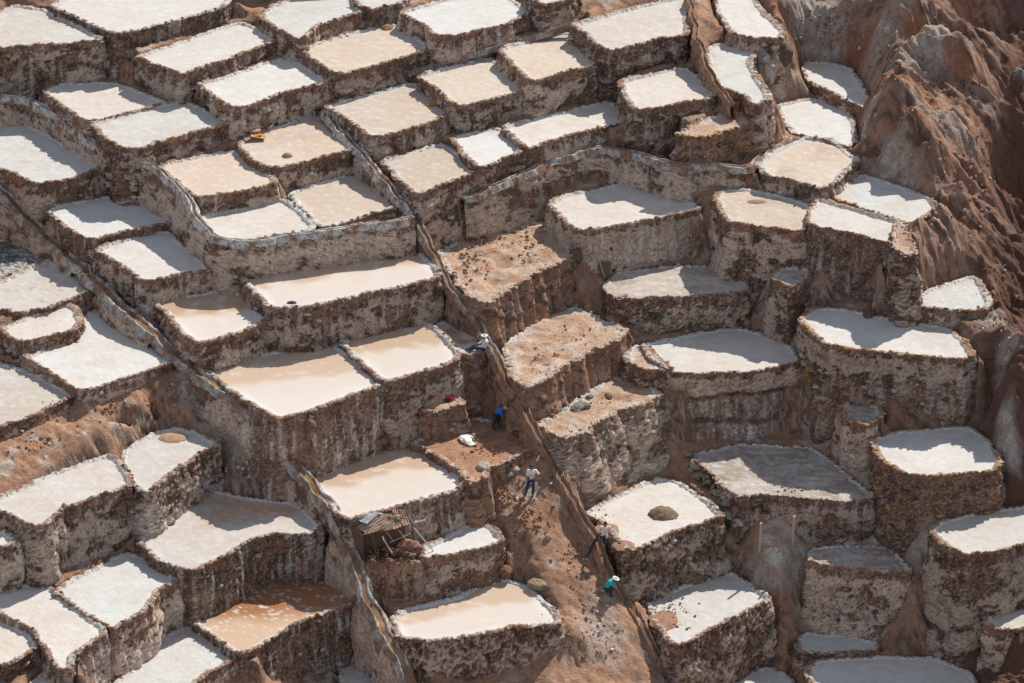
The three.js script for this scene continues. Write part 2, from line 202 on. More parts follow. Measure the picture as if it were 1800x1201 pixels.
for (const p of PONDS) {
  const lift = p.o.terrace ? 0.02 : p.kind === 'wet' || p.kind === 'brown' ? 0.16 : 0.12;
  let w = p.px.map(([x, y]) => { const s = span(p.px, x), f = s[1] - s[0] > 4 && s[0] < 1e8 ? (y - s[0]) / (s[1] - s[0]) : 0.5, q = at(x, y, p.h + lift * ss(0.2, 0.8, f)); return [q[0], q[2]]; });
  let area = 0; w.forEach((a, i) => { const b = w[(i + 1) % w.length]; area += a[0] * b[1] - b[0] * a[1]; });
  if (area < 0) w.reverse();
  p.rough = w;
  p.ring = resample(smoothClosed(w, 1, 0.09), 0.066).map(([x, z]) => { const a = p.o.terrace && p.kind === 'dirt' ? 0.26 : 0.1; return [x + a * n3(x * 0.9, p.h, z * 0.9) + a * 0.7 * n3(x * 2.7, p.h, z * 2.7), z + a * n3(x * 0.9 + 31, p.h, z * 0.9) + a * 0.7 * n3(x * 2.7 + 31, p.h, z * 2.7)]; });
  const R = p.ring, N = R.length;
  p.nor = R.map((_, i) => { let tx = 0, tz = 0; for (let k = 1; k <= 4; k++) { const a = R[(i + k) % N], b = R[(i - k + N) % N]; tx += a[0] - b[0]; tz += a[1] - b[1]; } const l = Math.hypot(tx, tz) || 1; return [tz / l, -tx / l]; });
  p.rw = p.o.rimw ?? 0.3;
  p.rws = p.nor.map((n) => p.rw * lerp(1, p.kind === 'wet' ? 0.75 : 0.5, ss(0.25, 0.75, n[1])));
  p.outer = R.map((q, i) => [q[0] + p.nor[i][0] * (p.rws[i] + 0.06), q[1] + p.nor[i][1] * (p.rws[i] + 0.06)]);
  p.box = [Math.min(...p.outer.map((q) => q[0])), Math.max(...p.outer.map((q) => q[0])), Math.min(...p.outer.map((q) => q[1])), Math.max(...p.outer.map((q) => q[1]))];
}
// ------------------------------------------------------------------ channels: course as place and height
const CHANNELS = [];
function CH(label, course, o = {}) { CHANNELS.push({ label, o, way: resample(smoothOpen(course.split(' ').map((q) => { const [x, y, h] = q.split(','), [, k, off] = /^(\w\d+b?)([+-].*)$/.exec(h); return at(Number(x), Number(y), BY[k].h + Number(off)); })), 0.12, false) }); }
function smoothOpen(p) { for (let t = 0; t < 2; t++) { const q = [p[0]]; for (let i = 0; i < p.length - 1; i++) { const a = p[i], b = p[i + 1]; q.push(a.map((v, c) => lerp(v, b[c], 0.25)), a.map((v, c) => lerp(v, b[c], 0.75))); } q.push(p[p.length - 1]); p = q; } return p; }
CH('long brine channel of brown water running diagonally past the left ponds', '-15,322,b4-0.51 40,365,b18-0.21 62,398,c1+1.29 115,445,c1+0.89 180,502,c2+0.37 215,540,c4+1.26 260,580,c4+0.76 318,632,c4+0.21 345,652,b22+0.21 420,702,b22-0.14 480,745,b22-0.74 500,788,b25+1.69 540,842,b25+0.49 592,905,b25+0.09 612,960,b25-1.51 632,1010,c13+1.76 652,1060,c13+0.31 690,1130,c14-0.11 712,1180,c16+1.56 722,1225,c16+0.36', { w: .26, crust: .6, spread: .38 });
CH('pale crusted upper stretch of the central earth channel beside the dug terraces', '735,385,b17-0.30 745,412,b21+1.12 770,460,d1+0.64 800,518,d1-0.26 835,557,b24+1.07 862,602,b24+0.37 885,650,d2-0.08', { w: .16, crust: .5, spread: .26, wall: 'dirt' });
CH('muddy lower stretch of the central earth channel running past the workers', '885,650,d2+0.12 910,700,d2-0.88 940,750,d3+0.40 972,810,d3-1.28 1002,862,a29+1.67 1030,915,a29+0.52 1058,970,a29-0.53 1077,1012,a29-1.43 1102,1060,a30+0.58 1140,1120,a30-0.12 1165,1165,a30-1.32 1195,1215,a30-2.62', { w: .2, mud: 1, spread: .26 });
CH('dry ditch on the ridge at the top right of the ponds', '1213,-15,a7+0.63 1222,60,a7+0.23 1240,110,a9+0.92 1262,152,a9+0.27 1285,185,d0+0.89', { w: .14, mud: .8, spread: .2 });
CH('white edged channel curving behind the dug earth toward the ringed pond', '815,350,b14-1.00 890,320,b13-0.95 1000,268,b12-0.91 1060,260,b12-0.81 1110,267,b12-0.81 1190,290,a27+2.03 1250,286,d0-1.51 1318,300,a12+0.07 1345,262,a12+0.17 1388,242,a12+0.17', { w: .14, crust: .6 });
CH('dark water line under the uppermost left walls', '-15,160,b4+2.09 60,128,b2+0.44 200,108,a1-1.28 235,95,b1-0.48 310,62,b1-0.18 410,22,b1+0.12 490,-8,a3-0.32', { w: .12, crust: .12, spread: .12, nowall: 1 });
CH('crusted channel from the left edge around the tall white bend', '-15,168,b4+1.79 65,175,b2-0.51 130,228,b2-0.71 205,278,b3-0.77 270,286,b15+0.39 300,320,b15+0.19 336,350,b15-0.01 343,382,b16+0.53 393,430,b16+0.18 560,408,b17+0.07 727,382,b17+0.15', { w: .1, crust: 1 });
CH('thin water line in front of the rough white pond at left', '-15,572,c3+0.11 90,530,c2-0.28 182,502,c2-0.13', { w: .1, crust: .4, spread: .14 });
CH('dark feeder channel behind the row of cream ponds', '478,190,b5-1.13 600,152,b9+0.07 740,122,b8-0.06 870,80,b7-0.02 940,62,b7+0.33 1010,40,a7-0.17', { w: .12, crust: .35, spread: .14, nowall: 1 });
CH('white edged channel dropping between the cream ponds to the junction', '568,192,b9-0.33 600,232,b10+0.36 650,285,b14+0.25 700,340,b17+0.55 730,376,b17+0.15', { w: .14, crust: .9 });
// ------------------------------------------------------------------ the hillside: a height field held by the ponds and by surveyed points, stretched smoothly between
// each line: place in the survey picture, then a pond and the height over its bed, or a height over the hillside's plane
const SURVEY = `
1600,955 a23 .9;1570,935 a23 1.5;1615,1000 a23 .25;1625,900 a19 .4;1640,960 a19 -.6;1630,985 a23 .4;1650,1030 a23 -.7;1600,1070 a23 -1.9;1640,1100 a22 2.0;1680,1090 a20 .5;1700,1040 a20 1.9;1650,1140 a22 .5;1730,1060 a20 .9;1690,1000 a19 -1.6;1745,650 a17 -.1;1748,700 a17 -1.3;1760,740 a18 1.4;1775,690 a17 -.6;1770,800 a18 .5;1775,850 a18 -.7;1745,545 a16 -.15;1765,600 a17 .8;1790,640 a17 .3;1800,720 a18 2.2;1795,800 a18 1.0;1520,1080 a21 .9;1560,1100 a21 .8;1610,1140 a22 .5;1330,955 a23 .5;1360,950 a23 .6;1390,948 a23 .55;1415,962 a23 .4;1308,952 a23 .35;1300,965 a23 .3;1322,972 a23 .3;1430,975 a23 .2;1405,1000 a23 .15;1372,1003 a23 .2;1345,1000 a23 .1;1345,980 a23 .35;1385,985 a23 .4;1415,985 a23 .3;450,1196 c13 -3.0;560,1150 c13 -2.4;520,1196 c13 -3.2;490,1150 c13 -2.6;590,1100 c13 -1.0;600,1150 c16 1.2;425,1180 c12 -1.1;440,1168 c13 -1.9;470,1168 c13 -2.3;408,1196 c12 -1.2;520,1160 c13 -2.6;1085,985 a29 -.9;1105,1010 a30 2.3;1225,345 a13 -.2;1240,375 a13 -.7;1255,405 a13 -1.3;1275,440 a26 1.5;1300,475 a26 .7;1330,520 a26 -.2;1355,550 a25 .9;1385,585 a25 .35;1405,610 a25 .1;1425,650 a25 -.3;1435,680 a25 -1.0;1450,710 a25 -1.7;1470,750 a24 1.6;1490,790 a24 .6;1515,830 a24 -.1;1545,870 a24 -.7;1580,905 a24 -1.6;1320,450 a28 -.2;1345,475 a28 .1;1345,500 a28 -.4;1390,520 a28 -.8;1425,520 a17 1.2;1440,505 a28 -.2;1545,790 a18 .2;1530,760 a18 .9;1470,700 a28b -.2;1580,460 a14 -1;1610,460 a16 2;1610,500 a16 .9;1605,545 a17 .4;1560,548 a17 .5;
600,935 c8 .4;575,950 c8 -.2;620,1000 c13 1.6;640,1030 c13 .9;590,990 c13 1.6;670,1090 c14 .2;665,1130 c14 -.6;680,1170 c16 1.3;1390,462 a28 .9;1345,500 a28 -.5;1435,500 a28 -.3;1390,545 a28 -1.3;1470,725 a28b .1;1560,735 a28b -.2;1510,700 a28b .8;1500,775 a28b -1.6;1545,770 a18 .5;
800,770 b25 .35;770,760 b25 .3;840,760 b25 .4;880,752 b25 .45;915,765 b25 .5;850,800 b25 .3;830,830 b25 .3;870,720 b25 1.1;835,710 b25 1.5;860,700 d4 .4;815,690 d4 .2;845,655 d4 .9;800,672 d4 .5;
860,845 b25 -.4;900,830 b25 -.3;890,880 b25 -1.2;930,880 b25 -1.25;850,880 b25 -1.4;930,920 c15 .2;880,930 c15 .1;970,950 c15 -.35;
950,790 d6 -.3;965,830 d6 -.9;
850,560 d2 2.0;880,630 d2 .5;905,680 d2 .1;925,715 d2 -.9;945,745 d3 .2;965,775 d3 -.2;
800,480 d1 .4;830,530 d1 .15;785,440 d1 .7;820,385 d1 1.3;900,370 d1 1.0;880,340 d1 2.3;950,330 a27 .9;830,345 b14 -1.2;900,318 b14 -1.1;950,290 b12 -1.2;1000,270 b12 -1.0;1110,268 a27 2.6;1185,290 a27 2.2;1200,330 a27 .4;1245,340 a13 -.4;1240,300 a13 .9;1320,300 a12 -.4;
990,860 a29 1.9;1010,900 a29 .6;1030,945 a29 -.6;1050,985 a29 -1.4;1065,1010 a30 1.4;1100,1060 a30 .6;1130,1105 a30 .0;1165,1150 a30 -1.3;1190,1195 a30 -2.5;
1000,960 a29 -.45;1000,1010 c14 .8;1035,1040 c14 .25;1040,1075 c14 -.5;985,1050 c14 .3;1000,1100 c14 -.3;1050,1120 c14 -1.2;1080,1160 c14 -1.9;1110,1195 c14 -2.8;900,1190 c14 -2.4;830,1195 c14 -2.5;960,1150 c14 -1.5;1020,1180 c14 -2.3;930,1000 c14 1.0;940,1030 c14 .4;1010,1110 c14 -.4;970,930 a29 .3;1005,935 a29 -.05;1000,895 a29 .7;965,880 a29 1.1;1030,990 a29 -1.2;
330,680 c4 -.7;300,690 c4 -.9;240,700 c4 -.9;170,710 c4 -.9;120,730 c5 -.6;60,770 c6 1.0;130,770 c6 .9;200,760 c6 .9;240,740 c7 1.3;300,715 c7 1.9;350,690 c7 2.4;
380,740 c7 1.5;400,780 c8 2.9;430,820 c8 1.2;480,830 c8 1.1;450,760 c8 2.8;400,715 c7 2.2;430,735 c7 1.8;475,800 c8 2.0;510,860 c8 .5;
20,1010 c10 .4;0,800 c6 .8;
660,960 c14 2.4;640,930 c14 3.0;690,935 c15 -.2;620,920 b25 -.9;620,1000 c14 1.2;600,960 c13 2.2;
1060,480 a26 .1;1045,455 a26 .3;1030,500 a26 -.2;1065,560 a25b .5;1100,590 a25b .1;
1175,720 a24 1.0;1195,790 a24 .1;1000,800 a29 3.0;1060,830 a29 1.2;940,700 d3 .3;
1300,900 a24 -.6;1280,930 a23 0.15;1330,1000 a23 0.00;1362,1018 a23 -0.05;1400,1022 a23 0.00;1430,1018 a23 -0.15;1375,1045 a23 -0.75;1410,1050 a23 -0.95;1380,1040 a30 .6;1390,1100 a30 -2;
1410,620 a25 .2;1440,680 a25 -1.0;1460,730 a25 -2.2;1480,790 a24 .4;1520,840 a24 -.6;1560,880 a18 -2.2;1440,560 a17 -.1;1390,570 a25 .9;1380,520 a25 2.4;1330,500 a26 .0;1340,540 a25 1.2;
1730,1060 a20 .3;
1390,90 a9 1.6;1370,110 a9 1.0;1395,150 a10 -.1;1360,185 a11 .3;1385,60 a8 -.2;1345,110 a9 .9;
1500,270 a12 1.0;1530,290 a15 .9;1600,320 a15 .9;1650,352 a15 .8;1660,380 a15 -.3;1680,420 a15 -1.8;1640,470 a16 1.4;1700,470 a16 .9;1740,500 a16 .1;
1530,200 a10 .3;1540,260 a12 1.5;1500,120 a10 1.0;1430,90 a10 .9;
1400,0 p .9;1450,0 p 1.8;1500,0 p 2.6;1530,50 p 2.8;1450,60 p 1.2;1500,100 p 1.7;1560,130 p 2.6;1540,180 p 1.1;1600,190 p 2.4;1640,240 p 2.3;1580,260 p .9;1620,300 p 1.2;1690,330 p 1.6;1660,340 p .9;
1545,40 p 2.2;1570,60 p .9;1600,100 p .3;1640,120 p .0;1660,160 p .6;1700,180 p .8;1620,140 p .7;1680,220 p 1.6;1720,260 p 1.0;
1590,0 p 1.6;1640,20 p 2.2;1680,60 p 2.2;1740,90 p 2.2;1790,110 p 2.1;1800,150 p 1.6;1750,140 p .9;
1700,20 p -1.5;1760,50 p -1.8;1800,20 p -1.4;1830,80 p -1.2;
1700,300 p 1.2;1730,350 p -.4;1760,300 p -1.8;1790,250 p -1.4;1760,200 p -.6;1800,350 p -2.6;1770,400 p -1.8;1840,300 p -1.4;
1720,420 p .6;1760,460 p .4;1800,500 p .2;1690,380 p .2;1730,390 p .6;1800,440 p -.8;
1770,560 p -.1;1800,620 p .1;1790,860 p .1;1850,600 p .2;1850,900 p .2;
`;
const onPondAt = (x, z, y) => { for (const p of PONDS) if (x > p.box[0] && x < p.box[1] && z > p.box[2] && z < p.box[3] && p.h > y - 0.6 && inside(p.outer, x, z)) return true; return false; };
const G = { x0: -33, z0: -30, d: 0.1, nx: 661, nz: 601 };
const gH = new Float32Array(G.nx * G.nz), gFix = new Uint8Array(G.nx * G.nz);
{
  const { nx, nz, d, x0, z0 } = G;
  // world plane through three points of the hillside
  const A = at(0, 600, planeH(0, 600)), B = at(1800, 600, planeH(1800, 600)), C = at(900, 100, planeH(900, 100)), nrm = new THREE.Vector3(B[0] - A[0], B[1] - A[1], B[2] - A[2]).cross(new THREE.Vector3(C[0] - A[0], C[1] - A[1], C[2] - A[2])).normalize();
  G.plane = (x, z) => A[1] - (nrm.x * (x - A[0]) + nrm.z * (z - A[2])) / nrm.y;
  for (let j = 0; j < nz; j++) for (let i = 0; i < nx; i++) { const x = x0 + i * d, z = z0 + j * d, k = j * nx + i; gH[k] = G.plane(x, z) - 0.2; if (i === 0 || j === 0 || i === nx - 1 || j === nz - 1) gFix[k] = 1; }
  const low = new Float32Array(nx * nz).fill(1e9);
  const cells = (bx, f) => { const i0 = Math.max(1, Math.floor((bx[0] - x0) / d)), i1 = Math.min(nx - 2, Math.ceil((bx[1] - x0) / d)), j0 = Math.max(1, Math.floor((bx[2] - z0) / d)), j1 = Math.min(nz - 2, Math.ceil((bx[3] - z0) / d)); for (let j = j0; j <= j1; j++) for (let i = i0; i <= i1; i++) f(x0 + i * d, z0 + j * d, j * nx + i); };
  const surveyed = [];
  for (const line of SURVEY.replace(/\n/g, '').split(';')) { if (!line.trim()) continue; const [q, ref, dh] = line.trim().split(' '), [px, py] = q.split(',').map(Number), h = (ref === 'p' ? planeH(px, py) : BY[ref].h) + Number(dh), w = at(px, py, h); surveyed.push([w[0], w[2], h]); }
  for (const [x, z, h] of surveyed) cells([x - 0.35, x + 0.35, z - 0.35, z + 0.35], (cx, cz, k) => { if ((cx - x) ** 2 + (cz - z) ** 2 < 0.12) { gH[k] = h; gFix[k] = 2; } });
  // around every pond the lowest bed within reach rules, so that walls stand clear down to it
  for (const p of PONDS) cells([p.box[0] - 0.9, p.box[1] + 0.9, p.box[2] - 0.9, p.box[3] + 0.9], (x, z, k) => {
    if (inside(p.outer, x, z)) { if (inside(p.rough, x, z) && toEdge(p.rough, x, z) > 0.2) { gFix[k] = 3; gH[k] = Math.min(low[k], p.h - 0.4); low[k] = gH[k]; } else low[k] = Math.min(low[k], p.h - 0.4); }
  });
  // cells near two beds of different height sink to the lower one
  const near = new Map();
  for (const p of PONDS) cells([p.box[0] - 1.2, p.box[1] + 1.2, p.box[2] - 1.2, p.box[3] + 1.2], (x, z, k) => { if (gFix[k] >= 2) return; const [e0, ex, ez] = edgeDir(p.rough, x, z), ins = inside(p.outer, x, z), e = e0 - p.rw * 0.8; if (ins || e < 1.15) { const o = near.get(k); const v = [p.h, ins ? -0.1 : Math.max(0.01, e), ez]; if (o) o.push(v); else near.set(k, [v]); } });
  const cap = new Float32Array(nx * nz).fill(1e9);
  for (const [k, list] of near) {
    const ins = list.filter((v) => v[1] < 0), lo = list.reduce((p, q) => (q[0] < p[0] ? q : p));
    if (ins.length) { cap[k] = Math.min(...ins.map((v) => v[0])) - 0.38; if (list.length > 1) { gH[k] = Math.min(cap[k], lo[0] + (lo[1] < 0 ? -0.38 : 0.0)); gFix[k] = 3; } }
    else {
      // ground behind or beside a bed lies level with it, ground in front of one falls to the next
      const B = list.filter((v) => v[2] <= 0.25), F = list.filter((v) => v[2] > 0.25);
      if (B.length && (B.length > 1 || F.length)) { let s = 0, w = 0; for (const v of B) { const q = 1 / (v[1] * v[1] + 0.02); s += q * v[0]; w += q; } gH[k] = Math.min(s / w, F.length ? Math.min(...F.map((v) => v[0])) : 1e9) + 0.04; gFix[k] = 3; }
    }
  }
  // a surveyed point frees the ground about it from that rule
  for (const [x, z] of surveyed) cells([x - 0.9, x + 0.9, z - 0.9, z + 0.9], (cx, cz, k) => { if (gFix[k] >= 3 && (cx - x) ** 2 + (cz - z) ** 2 < 0.8 && !PONDS.some((p) => cx > p.box[0] && cx < p.box[1] && cz > p.box[2] && cz < p.box[3] && inside(p.outer, cx, cz))) gFix[k] = 0; });
  for (const c of CHANNELS) for (const [x, y, z] of c.way) { const w = 0.2 + c.o.w * 0.7; cells([x - w, x + w, z - w, z + w], (cx, cz, k) => { if ((cx - x) ** 2 + (cz - z) ** 2 < w * w && !(gFix[k] === 3 && onPondAt(cx, cz, y))) { gH[k] = y - 0.05; gFix[k] = 4; } }); }
  // between: every place leans on the nearest known heights
  {
    const data = surveyed.map((q) => [...q, 30]);
    for (let j = 2; j < nz - 2; j += 2) for (let i = 2; i < nx - 2; i += 2) { const k = j * nx + i; if (gFix[k] >= 3 && ((i + 3 * j) % 10 === 0) && (!gFix[k + 2] || !gFix[k - 2] || !gFix[k + 2 * nx] || !gFix[k - 2 * nx])) data.push([x0 + i * d, z0 + j * d, gH[k]]); }
    const st = 4, bins = new Map(), key = (x, z) => Math.floor((x + 40) / 3) * 100 + Math.floor((z + 40) / 3);
    for (const q of data) { const k = key(q[0], q[1]); if (bins.has(k)) bins.get(k).push(q); else bins.set(k, [q]); }
    const cN = Math.ceil(nx / st) + 1, cM = Math.ceil(nz / st) + 1, c = new Float32Array(cN * cM);
    for (let j = 0; j < cM; j++) for (let i = 0; i < cN; i++) {
      const x = x0 + i * st * d, z = z0 + j * st * d; let s = 0, w = 0;
      for (let R = 1; R < 5 && w < 1e-9; R += 1) for (let a = -R; a <= R; a++) for (let b = -R; b <= R; b++) for (const q of bins.get(key(x + a * 3, z + b * 3)) ?? []) { const r2 = (q[0] - x) ** 2 + (q[1] - z) ** 2 + 0.05, wt = (q[3] ?? 1) / (r2 * Math.sqrt(r2)); s += wt * (q[2] - G.plane(q[0], q[1])); w += wt; }
      c[j * cN + i] = G.plane(x, z) + (w ? s / w : -0.2);
    }
    for (let j = 1; j < nz - 1; j++) for (let i = 1; i < nx - 1; i++) { const k = j * nx + i; if (gFix[k] >= 3) continue; const u = i / st, v = j / st, a = Math.floor(u), b = Math.floor(v), q = b * cN + a; gH[k] = lerp(lerp(c[q], c[q + 1], u - a), lerp(c[q + cN], c[q + cN + 1], u - a), v - b); gH[k] = Math.min(gH[k], cap[k]); if (gFix[k] === 2) gFix[k] = 0; }
  }
  // loose ground does not stand steeper than about 69 degrees
  const lim = 2.6 * d;
  for (let t = 0; t < 3; t++) {
    for (let j = 1; j < nz - 1; j++) for (let i = 1; i < nx - 1; i++) { const k = j * nx + i; if (gFix[k] !== 3) gH[k] = Math.min(gH[k], gH[k - 1] + lim, gH[k - nx] + lim); }
    for (let j = nz - 2; j > 0; j--) for (let i = nx - 2; i > 0; i--) { const k = j * nx + i; if (gFix[k] !== 3) gH[k] = Math.min(gH[k], gH[k + 1] + lim, gH[k + nx] + lim); }
  }
  for (let t = 0; t < 8; t++) for (let j = 1; j < nz - 1; j++) for (let i = 1; i < nx - 1; i++) { const k = j * nx + i; if (gFix[k] !== 3) gH[k] = Math.min(cap[k], 0.25 * (gH[k - 1] + gH[k + 1] + gH[k - nx] + gH[k + nx])); }
}
function groundRaw(x, z) {
  const u = (x - G.x0) / G.d, v = (z - G.z0) / G.d;
  if (u < 0 || v < 0 || u >= G.nx - 1 || v >= G.nz - 1) return G.plane(x, z) - 0.2;
  const a = Math.floor(u), b = Math.floor(v), q = b * G.nx + a;
  return lerp(lerp(gH[q], gH[q + 1], u - a), lerp(gH[q + G.nx], gH[q + G.nx + 1], u - a), v - b);
}
const onPond = (x, z) => { let best = null; for (const p of PONDS) if (x > p.box[0] && x < p.box[1] && z > p.box[2] && z < p.box[3] && (!best || p.h > best.h) && inside(p.outer, x, z)) best = p; return best; };
// relief of bare ground: lumps, and gullies that run down the eroded slope at the upper right
function erosion(x, z) { return ss(17.5, 21.5, x + Math.max(0, -z - 8) * 0.28 + 0.3 * n3(x * .3, 1, z * .3)); }
function nearBed(x, z, h) { let m = 1; for (const p of PONDS) if (Math.abs(p.h - h) < 0.7 && x > p.box[0] - 0.5 && x < p.box[1] + 0.5 && z > p.box[2] - 0.5 && z < p.box[3] + 0.5) { const e = inside(p.outer, x, z) ? 0 : toEdge(p.rough, x, z) - p.rw; m = Math.min(m, 0.12 + ss(0, 0.6, e)); } return Math.min(1, m); }
function relief(x, z, h) {
  const e = erosion(x, z), rg = (X, Y, Z) => 1 - 2 * Math.abs(n3(X, Y, Z));
  let r = 0.2 * fbm(x * 0.8, h * 0.8, z * 0.8, 3) + 0.17 * fbm(x * 2.4, h * 2, z * 2.4, 5) + 0.05 * rg(x * 2.2, h * 1.5, z * 2.2) + 0.07 * Math.max(0, n3(x * 4.6, 3, z * 4.6) - 0.1);
  if (e > 0) {
    const a = x * 0.80 + z * 0.60, b = -x * 0.60 + z * 0.80, w = 1.1 * fbm(a * .3, 3, b * .5, 3), s = rg((a + w) * 0.16 + 4, 2, (b + w) * 0.75), s2 = rg(a * 0.5, 6, (b + w) * 2.1), s3 = rg(x * 1.1, 3, z * 1.1);
    r += e * (0.34 * s * Math.abs(s) + 0.26 * s2 + 0.26 * s3 * ss(-.3, .4, fbm(x * .3, 9, z * .3, 2) + .1) + 0.24 * fbm(x * 2.6, 8, z * 2.6, 5) + 0.1 * rg(x * 2.3, 4, z * 2.3));
  }
  return r;
}
const groundY = (x, z) => { const h = groundRaw(x, z); return h + relief(x, z, h) * nearBed(x, z, h); };
function surfY(x, z) { const p = onPond(x, z), g = groundY(x, z); return p && p.h > g - 0.3 ? p.h : g; }
// the first surface that a line of the survey picture meets
function pick(px, py) {
  const d = ray(px, py), o = camera.position; let t = 205, last = t;
  for (; t < 330; t += 0.12) { const x = o.x + d[0] * t, y = o.y + d[1] * t, z = o.z + d[2] * t; if (y < surfY(x, z)) break; last = t; }
  let a = last, b = t; for (let i = 0; i < 12; i++) { const m = (a + b) / 2; if (o.y + d[1] * m < surfY(o.x + d[0] * m, o.z + d[2] * m)) b = m; else a = m; }
  return new THREE.Vector3(o.x + d[0] * b, o.y + d[1] * b, o.z + d[2] * b);
}
// ------------------------------------------------------------------ materials: vertex colours carry the place's own colours, tiling maps carry grain
function tile(size, f, srgb) { const d = new Uint8Array(size * size * 4); for (let y = 0; y < size; y++) for (let x = 0; x < size; x++) { const v = f(x / size, y / size), k = (y * size + x) * 4; for (let c = 0; c < 3; c++) d[k + c] = 255 * clamp(Array.isArray(v) ? v[c] : v); d[k + 3] = 255; } const t = new THREE.DataTexture(d, size, size); t.wrapS = t.wrapT = THREE.RepeatWrapping; t.magFilter = THREE.LinearFilter; t.minFilter = THREE.LinearMipmapLinearFilter; t.generateMipmaps = true; if (srgb) t.colorSpace = THREE.SRGBColorSpace; t.needsUpdate = true; return t; }
// noise that tiles: a torus in two turns
const tn = (u, v, f, s) => { const a = u * 2 * Math.PI, b = v * 2 * Math.PI, R = f / (2 * Math.PI); return n3(Math.cos(a) * R + s, Math.sin(a) * R + Math.cos(b) * R * 1.3, Math.sin(b) * R + s * 2); };
const grainT = tile(512, (u, v) => { const p = tn(u, v, 34, 3), q = tn(u, v, 16, 5), s = tn(u, v, 80, 9); return 0.86 + 0.2 * p + 0.2 * q + 0.14 * s - 0.3 * ss(0.22, 0.42, tn(u, v, 28, 13)) + 0.22 * ss(0.28, 0.45, tn(u, v, 40, 21)); }, false);
const bumpT = tile(512, (u, v) => 0.5 + 0.3 * tn(u, v, 40, 1) + 0.25 * tn(u, v, 90, 7) + 0.25 * tn(u, v, 16, 4), false);
const crustT = tile(512, (u, v) => 0.9 + 0.07 * tn(u, v, 30, 2) + 0.08 * tn(u, v, 90, 6), false);
const M = {
  earth: new THREE.MeshStandardMaterial({ vertexColors: true, map: grainT, bumpMap: bumpT, bumpScale: 0.05, roughness: 0.95 }),
  salt: new THREE.MeshStandardMaterial({ vertexColors: true, map: crustT, bumpMap: bumpT, bumpScale: 0.03, roughness: 0.8 }),
  wet: new THREE.MeshPhysicalMaterial({ vertexColors: true, roughness: 0.12, specularIntensity: 0.9 }),
  stone: new THREE.MeshStandardMaterial({ vertexColors: true, roughness: 0.9 }),
};
for (const k of ['earth', 'salt', 'wet', 'stone']) M[k].name = { earth: 'earth', salt: 'salt crust', wet: 'brine', stone: 'stone' }[k];
class Surf {                                           // collects vertices on a grid and keeps only those used
  constructor() { this.p = []; this.c = []; this.u = []; this.i = []; }
  v(x, y, z, c, u, w) { this.p.push(x, y, z); this.c.push(c[0], c[1], c[2]); this.u.push(u, w); return this.p.length / 3 - 1; }
  q(a, b, c, d) { this.i.push(a, b, c, a, c, d); }
  geo() { const g = new THREE.BufferGeometry(); g.setAttribute('position', new THREE.BufferAttribute(new Float32Array(this.p), 3)); g.setAttribute('color', new THREE.BufferAttribute(new Float32Array(this.c), 3)); g.setAttribute('uv', new THREE.BufferAttribute(new Float32Array(this.u), 2)); g.setIndex(this.i); g.computeVertexNormals(); return g; }
}
const C = { dark: [0.078, 0.043, 0.031], brown: [0.35, 0.20, 0.132], earth: [0.47, 0.26, 0.16], red: [0.36, 0.18, 0.11], tan: [0.54, 0.37, 0.265], plaster: [0.72, 0.56, 0.445], grey: [0.36, 0.31, 0.28], salt: [0.70, 0.67, 0.64], white: [0.70, 0.685, 0.67], pink: [0.60, 0.49, 0.41], beige: [0.635, 0.50, 0.39], ochre: [0.40, 0.215, 0.075], mud: [0.48, 0.34, 0.235] };
